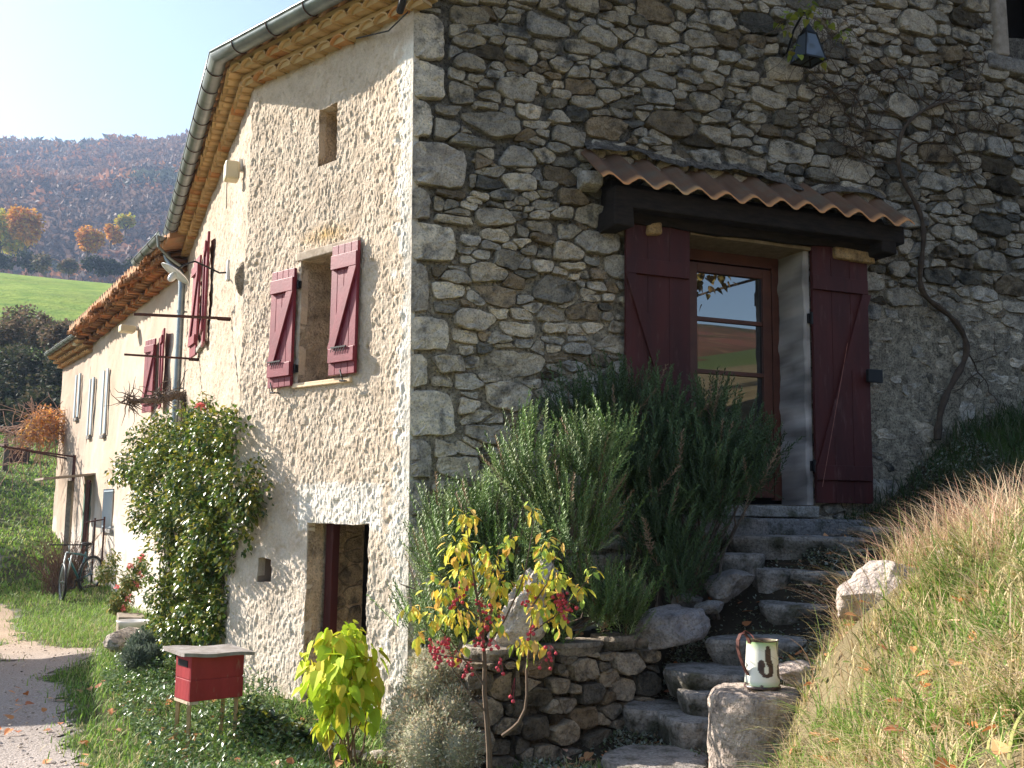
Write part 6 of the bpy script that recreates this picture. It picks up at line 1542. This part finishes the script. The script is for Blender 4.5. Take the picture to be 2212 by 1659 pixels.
# ground cover and litter round the steps
def stepzone(x, y):
    return (x > .1) & (x < 3.9) & (y > 5.3) & (y < 9.2) & ~inpoly(x, y, BED) & ~((x > 1.2) & bankmask(x, y))
x, y = scatter(110000, .1, 3.9, 5.3, 9.2, stepzone); n = len(x); mo = fbm(np.stack([x, y, x * 0], 1), 2.6, 3, 83); k = rng.random(n) < np.clip((mo - .36) * 6, .10, 1); x, y, mo = x[k], y[k], mo[k]; n = len(x)
P = np.stack([x, y, hgt(x, y) + .06 * rng.random(n) * (mo > .5) + .01], 1); d = rng.normal(0, .8, (n, 3)); d[:, 2] = np.abs(d[:, 2]) * .6 + .2
q = MB(); q.inst(SM_V, SM_F, P, rots(d), rng.uniform(.014, .034, n), pick([(.26, .29, .21), (.34, .35, .28), (.14, .17, .08), (.20, .15, .09)], n)); tag(q.build('silver_ground_cover', m_leafm), 'low silvery ground cover creeping between the step stones', 'ground cover', kind='stuff')
x, y = scatter(7000, 2.7, 6, 6.4, 9.6, lambda x, y: ~bankmask(x, y) & (y > 5.9)); n = len(x); q = MB(); blades(q, x, y, rng.uniform(.08, .28, n), rng.uniform(.2, 1.2, n), [(.06, .10, .03), (.10, .11, .05)], .005, seg=4)
x, y = scatter(5000, .3, 2.0, 4.6, 6.3, lambda x, y: ~bankmask(x, y) & (fbm(np.stack([x, y, x * 0], 1), 3, 3, 85) > .5)); n = len(x); blades(q, x, y, rng.uniform(.04, .15, n), rng.uniform(.2, 1.1, n), GREEN + STRAW, .003, seg=3)
tag(q.build('shade_grass', m_grass), 'dark rank grass in the shade at the foot of the gable wall', 'grass', kind='stuff')
# fallen leaves
x1, y1 = scatter(520, .9, 4.5, 2.4, 6.5, bankmask); x2, y2 = scatter(420, .2, 3.4, 5.3, 8.8, stepzone); x3, y3 = scatter(420, -4.5, .6, 5.6, 9.5); x = np.concatenate([x1, x2, x3]); y = np.concatenate([y1, y2, y3]); n = len(x)
zo = np.concatenate([rng.uniform(.03, .085, len(x1)), rng.uniform(.02, .05, len(x2)), rng.uniform(.02, .06, len(x3))]); d = rng.normal(0, 1, (n, 3)); d[:, 2] *= .35
k = rng.random(n) < np.concatenate([np.full(len(x1), .7), np.full(len(x2), .9), np.full(len(x3), .5)])
q = MB(); q.inst(HV, HF, np.stack([x, y, hgt(x, y) + zo], 1)[k], rots(d[k]), rng.uniform(.035, .075, n)[k], pick([(.60, .22, .08), (.70, .34, .15), (.48, .18, .09), (.75, .45, .3)], n)[k]); tag(q.build('fallen_leaves', m_leafm), 'fallen orange and brown leaves scattered on grass, steps and verge', 'fallen leaves', kind='stuff')
# --- bare vine trunk on the gable wall and creeper round the lantern
gv = thing('old_wall_vine', FR(4.75, .1, 2.2), 'old twisting leafless vine climbing the stone wall right of the door', 'vine')
tr = [(2025, 950), (2030, 880), (2060, 820), (2095, 765), (2080, 710), (2040, 670), (1990, 640), (1985, 590), (1998, 520), (1992, 460), (1960, 410), (1938, 360), (1940, 300), (1960, 260), (2010, 228), (2060, 215)]
pts = [FR(*(lambda h: (h[0], .07, h[1]))(FR.hit(x, y, .07))) for x, y in tr]; dn = np.vstack([pts[i] + (pts[i + 1] - pts[i]) * t for i in range(len(pts) - 1) for t in (0, .33, .66)] + [pts[-1]]); 
for _ in range(3): dn[1:-1] = (dn[:-2] + dn[1:-1] * 2 + dn[2:]) / 4
q = MB(); q.tube(dn, np.linspace(.030, .014, len(dn)) * (1 + .25 * np.sin(np.arange(len(dn)) * 2.1)), 8, (.6, .55, .5))
Rv = np.random.default_rng(5)
def wander(s, z, ds, dz, n, r, depth=0):
    P = []; 
    for k in range(n): P.append(FR(s, .04 + .03 * Rv.random(), z)); s += ds + Rv.normal(0, .03); z += dz + Rv.normal(0, .03); dz += Rv.normal(0, .012)
    q.tube(P, np.linspace(r, .0015, n), 4, (.6, .52, .45))
    if depth < 2:
        for _ in range(3): k = Rv.integers(1, n - 2); h = (P[k] - FR.P); wander(float(h @ FR.d), float(P[k][2]), Rv.normal(0, .05), Rv.normal(.0, .05), n // 2 + 2, r * .6, depth + 1)
for (x, y, ds, dz, n_) in ((2060, 215, .06, .01, 14), (2010, 228, -.07, .02, 14), (1960, 260, -.08, .0, 16), (1940, 300, -.07, .03, 14), (1938, 360, -.07, -.01, 16), (1990, 240, .07, .05, 12), (2030, 225, .05, -.04, 12), (1945, 330, .06, .06, 12), (2090, 765, .03, -.06, 10), (1740, 190, .07, -.01, 12), (1760, 200, .09, .0, 14), (1945, 280, -.10, -.02, 16)):
    s, z = FR.hit(x, y, .05); wander(s, z, ds, dz, n_, .008)
q.build('branches', m_bark, gv)
cr = thing('lantern_creeper', FR(4.0, .15, 6.0), 'straggly yellow green creeper hanging round the wall lantern', 'creeper'); q = MB(); cb = pballs([(1700, 50, 26, 8.2), (1780, 45, 24, 8.2), (1820, 75, 22, 8.2), (1740, 20, 30, 8.2), (1720, 110, 18, 8.2), (1780, 130, 14, 8.2)])
foliage(q, cb, 70, (.035, .07), [(.22, .26, .04), (.30, .28, .05), (.14, .18, .03)], droop=.6, tv=HV, tf=HF, keep=behindwall); q.build('leaves', m_leafm, cr); q = MB()
for k in range(46):
    s, z = FR.hit(*(rng.normal(1740, 30), rng.normal(60, 20))); p = FR(s, rng.uniform(.05, .3), z); q.tube(crooked(p, p + np.array([rng.normal(0, .25), rng.normal(0, .05), rng.uniform(-.55, .1)]), 7, .02, k), .0028, 4)
q.build('stems', m_bark, cr)
# --- far shrubs and trees on the left
def bush(name, px, py, rpx, d, cols, label, cat, group, n=900, size=(.10, .2), squash=1.0, n_b=5, tw=14, trunk=True, kindtag=None, mt=m_leafm):
    c = at(px, py, d); r = rpx * d / 2280.0; g = hz(c[0], c[1]) if d < 200 else c[2] - r * 1.5
    t = thing(name, (c[0], c[1], min(g, c[2])), label, cat, group); B = [(c[0] + rng.normal(0, r * .42), c[1] + rng.normal(0, r * .42), c[2] + rng.normal(0, r * .26) * squash, r * rng.uniform(.42, .68)) for _ in range(n_b)]
    q = MB(); foliage(q, B, n, size, cols, droop=.1, shell=.5, tv=SM_V, tf=SM_F, wid=1.5); q.build('crown', mt, t)
    q = MB(); b0 = np.array([c[0], c[1], min(g, c[2] - r * .8) - .1])
    if trunk: q.tube(crooked(b0, c, 7, r * .05, 1), np.linspace(r * .09, r * .04, 7), 7)
    for k in range(tw):
        b = B[k % len(B)]; q.tube(crooked(b0 + (c - b0) * rng.uniform(.2, .9), np.array(b[:3]) + rng.normal(0, b[3] * .6, 3), 6, r * .05, k), np.linspace(r * .035, r * .006, 6), 4)
    q.build('trunk' if trunk else 'stems', m_bark, t); return t
OR = [(.72, .34, .05), (.80, .42, .06), (.55, .35, .06), (.62, .26, .06)]; YG = [(.60, .52, .07), (.72, .50, .07), (.42, .44, .07)]
DK = [(.05, .06, .025), (.07, .08, .03), (.035, .045, .02), (.12, .10, .06)]; BR = [(.24, .18, .12), (.18, .14, .09), (.30, .20, .12), (.12, .13, .06)]
GT = 'autumn trees above the green field'
bush('autumn_tree', 4, 490, 52, 215, YG, 'large yellow green autumn tree at the left edge above the green field', 'tree', GT, 4200, (.5, 1.0), n_b=9)
bush('autumn_tree', 58, 498, 42, 212, OR, 'large orange autumn tree just right of the yellow green one', 'tree', GT, 3600, (.5, 1.0), n_b=9)
bush('autumn_tree', 190, 520, 32, 222, OR, 'round orange tree standing alone midway above the green field', 'tree', GT, 2600, (.5, .9), n_b=8)
bush('autumn_tree', 240, 505, 22, 235, OR, 'small orange tree right of the lone round orange tree', 'tree', GT, 900, (.5, .9))
bush('autumn_tree', 272, 480, 20, 260, YG, 'yellowish tree nearest the tiled eaves on the wooded slope', 'tree', GT, 800, (.6, 1.0))
GD = 'dark hedge bushes along the top of the field'
for k, (px, py, r, d) in enumerate(((10, 566, 26, 196), (55, 562, 30, 197), (100, 568, 26, 196), (150, 572, 24, 197), (200, 572, 26, 196), (245, 575, 24, 197), (290, 572, 24, 197))):
    bush('hedge_bush', px, py, r, d, [(.045, .06, .03), (.06, .075, .035), (.03, .04, .02)] if k not in (2, 3) else BR, ['leftmost dark bush of the hedge topping the field, under the yellow green tree', 'dark hedge bush under the large orange tree', 'brown bush third in the hedge topping the field', 'brown bush in the middle of the hedge topping the field', 'dark hedge bush below the round orange tree', 'dark hedge bush just right of the round orange tree', 'dark hedge bush next to the tiled eaves'][k], 'bush', GD, 900, (.4, .8), .6, trunk=False, tw=5)
GT2 = 'thicket bushes below the field'
TH = [(5, 720, 62, 60, BR), (55, 700, 55, 62, BR), (105, 715, 50, 60, BR), (150, 730, 45, 58, BR), (20, 790, 70, 54, DK), (80, 800, 66, 52, DK), (130, 830, 55, 50, DK), (20, 870, 66, 47, DK), (80, 890, 60, 45, DK), (135, 900, 45, 44, DK), (40, 930, 48, 42, DK), (100, 940, 40, 41, DK), (175, 780, 50, 56, BR), (-20, 830, 60, 50, DK), (-10, 920, 50, 43, DK)]
LBL = ['brown twiggy bush at the upper left corner of the thicket', 'brown bush second from the left along the thicket top', 'brown bush third from the left along the thicket top', 'brown bush of the thicket touching the far house eaves', 'dark bush left in the second row of the thicket', 'dark bush in the middle of the second row of the thicket', 'dark bush of the second row beside the far house wall',
       'dark bush left in the shaded third row of the thicket', 'dark bush in the middle of the shaded third row of the thicket', 'dark bush of the third row behind the dry pergola vine', 'low dark bush at the foot of the thicket behind the rusty tank', 'low dark bush at the thicket foot left of the pergola vine', 'brown bush behind the roof of the far end house', 'dark bush cut by the left edge halfway up the thicket', 'dark bush cut by the left edge at the thicket foot']
for (px, py, r, d, c_), lb in zip(TH, LBL): bush('thicket_bush', px, py, r, d, c_, lb, 'bush', GT2, 2600, (.10, .26), .8, n_b=7, trunk=False, tw=26)
dv = thing('dry_pergola_vine', FD(1.4, .9, 2.2), 'bushy dry vine with orange leaves and bare twigs trailing over the far pergola', 'vine'); q = MB(); B = pballs([(110, 915, 40, 24.5), (75, 930, 36, 24), (140, 925, 34, 24.5), (55, 945, 22, 23.8), (95, 900, 24, 24.2)])
foliage(q, B, 1400, (.04, .10), [(.80, .48, .12), (.70, .34, .14), (.6, .36, .2)], tv=SM_V, tf=SM_F, wid=1.3); q.build('leaves', m_leafm, dv); q = MB()
for k in range(170): b = B[k % 5]; c = np.array(b[:3]); q.tube(crooked(c + rng.normal(0, .2, 3), c + rng.normal(0, 1, 3) * np.array([.55, .3, .45]) - np.array([.25, 0, .25]), 6, .04, k), .008, 4, (3.2, 2.7, 2.5))
q.build('twigs', m_bark, dv)
bs = thing('bare_shrub', G(130, 1170, 19.5), 'leafless grey brown shrub on the grass before the far doorway', 'shrub'); q = MB(); c = G(140, 1190, 19.5)
for k in range(190): a = rng.uniform(0, 2 * pi); e = rng.uniform(.2, 1.0); L = rng.uniform(.6, 1.15); q.tube(crooked(c + rng.normal(0, .12, 3) * np.array([1, 1, 0]), c + np.array([cos(a) * e * .8, sin(a) * e * .6, L]), 6, .05, k), np.linspace(.009, .003, 6), 3, (1.5, 1.2, 1.1))
q.build('twigs', m_bark, bs)
for k, (px, py, d, lb) in enumerate(((262, 1300, 13.2, 'flowering plant tuft at the wall foot behind the wooden plant box'), (235, 1235, 16, 'leafy tuft at the foot of the farm wall beside the metal frame'), (290, 1250, 12.6, 'small rose bush with pink flowers at the wall foot left of the climbing rose'))):
    t = thing('wall_foot_plant', G(px, py, d), lb, 'plant'); q = MB(); foliage(q, pballs([(px, py, 26, d), (px + 12, py - 30, 18, d), (px - 14, py + 8, 16, d)]), 700, (.03, .07), [(.10, .15, .04), (.16, .2, .06), (.3, .26, .08)], keep=lambda P: behindwall(P) | (P[:, 1] > 15.1)); q.build('leaves', m_leafm, t)
    if k != 1:
        for (dx, dy) in ((-8, -30), (14, -8), (4, 12)):
            q = MB(); foliage(q, [(*at(px + dx, py + dy, d - .1), .03)], 14, (.03, .05), [(1, 1, 1)], droop=0, shell=.1, wid=1.5); q.build('flower', m_petal, t)
# forest over the ridge: one mass
n = 15000; az = rng.uniform(-33, -8, n); r = 235 + (850 - 235) * rng.random(n) ** .75
z = hill_z(az, r); X = r * np.sin(np.radians(az)); Y = r * np.cos(np.radians(az)); hcl = fbm(np.stack([X, Y, X * 0], 1), .012, 4, 91); open_ = (hcl > .60) & (rng.random(n) < .8) & (r < 520); k = ~open_; X, Y, z, r, hcl = X[k], Y[k], z[k], r[k], hcl[k]; n = len(X)
V, F = ICO[1]; 
fc = np.array([(.19, .12, .09), (.29, .13, .07), (.15, .11, .10), (.12, .10, .09), (.36, .16, .06), (.08, .09, .06)]); w = fbm(np.stack([X, Y, X * 0], 1), .02, 3, 92)
idx = np.clip((w * 16 - 5.5 + rng.normal(0, .8, n)).astype(int), 0, 5); Rm = rots(rng.normal(0, 1, (n, 3)), 1); q = MB(); 
K = 15; Px = np.repeat(np.stack([X, Y, z], 1), K, 0); cr_ = np.repeat(rng.uniform(1.8, 5.4, n), K); dd = rng.normal(size=(n * K, 3)); dd /= np.linalg.norm(dd, axis=1)[:, None]; dd[:, 2] = np.abs(dd[:, 2])
Px = Px + dd * cr_[:, None] * np.array([1, 1, 1.25]) + np.array([0, 0, 1.0]); q.inst(LEAF_V[[0, 1, 3, 5]], np.array([(0, 3, 2), (0, 2, 1)]), Px, rots(rng.normal(0, 1, (n * K, 3)), 1), np.stack([cr_ * .7, cr_ * .6, cr_ * .6], 1), np.repeat(fc[idx] * rng.uniform(.7, 1.3, (n, 1)), K, 0) * rng.uniform(.8, 1.25, (n * K, 1)))
tag(q.build('forest', m_leafm), 'reddish brown autumn forest covering the far ridge', 'forest', kind='stuff')
# trees off the left edge whose shade falls across the lawn, and one at right mirrored in the glass
bush('walnut_tree', -479, 832, 190, 24.7, OR, 'nearer orange leaved tree left of the picture shading the lawn', 'tree', 'trees round the yard', 2600, (.12, .26), n_b=9)
bush('walnut_tree', -415, 770, 160, 32.7, OR, 'farther orange leaved tree left of the picture shading the meadow', 'tree', 'trees round the yard', 2600, (.14, .28), n_b=9)
t = thing('plane_tree', (8.0, 5.5, hz(8, 5.5)), 'half bare tree on the bank at right, mirrored in the top panes of the door', 'tree', 'trees round the yard')
c = np.array([7.4, 4.4, 5.6]); B = [(c[0] + rng.normal(0, .8), c[1] + rng.normal(0, .8), c[2] + rng.normal(0, .5), rng.uniform(.35, .6)) for _ in range(18)]
q = MB(); foliage(q, B, 1100, (.08, .15), [(.34, .22, .08), (.26, .2, .06), (.2, .14, .07)], droop=.8, tv=HV, tf=HF); q.build('crown', m_leafm, t)
q = MB(); q.tube(crooked((9.2, 6.0, hz(9.2, 6.0) - .1), (8.6, 5.4, 6.0), 8, .05, 2), np.linspace(.14, .07, 8), 8)
for k, b in enumerate(B): q.tube(crooked((8.6, 5.4, 5.2 + .1 * (k % 5)), b[:3], 8, .05, k), np.linspace(.03, .006, 8), 5)
q.build('trunk', m_bark, t)

# ------------------------------------------------------------------ HAZE: a little autumn air
bpy.context.view_layer.update()
lo_ = np.array([1e9] * 3); hi_ = -lo_
for o in COL.objects:
    if o.type == 'MESH':
        for c in o.bound_box:
            w_ = np.array(o.matrix_world @ Vector(c)); lo_ = np.minimum(lo_, w_); hi_ = np.maximum(hi_, w_)
q = MB(); q.box(None, lo_[0] - 5, hi_[0] + 5, lo_[1] - 5, hi_[1] + 5, lo_[2] - 1, hi_[2] + 8)
hm = bpy.data.materials.new('autumn_haze'); hm.use_nodes = True; ht = hm.node_tree; ht.nodes.remove(ht.nodes['Principled BSDF'])
pv = ht.nodes.new('ShaderNodeVolumePrincipled'); pv.inputs['Color'].default_value = (.50, .68, 1.0, 1); pv.inputs['Density'].default_value = .00034; pv.inputs['Anisotropy'].default_value = .3
ht.links.new(pv.outputs[0], ht.nodes['Material Output'].inputs['Volume']); hz_o = q.build('haze', hm); tag(hz_o, kind='stuff')
import bmesh
_b = bmesh.new(); _b.from_mesh(hz_o.data); bmesh.ops.recalc_face_normals(_b, faces=_b.faces); _b.to_mesh(hz_o.data); _b.free()
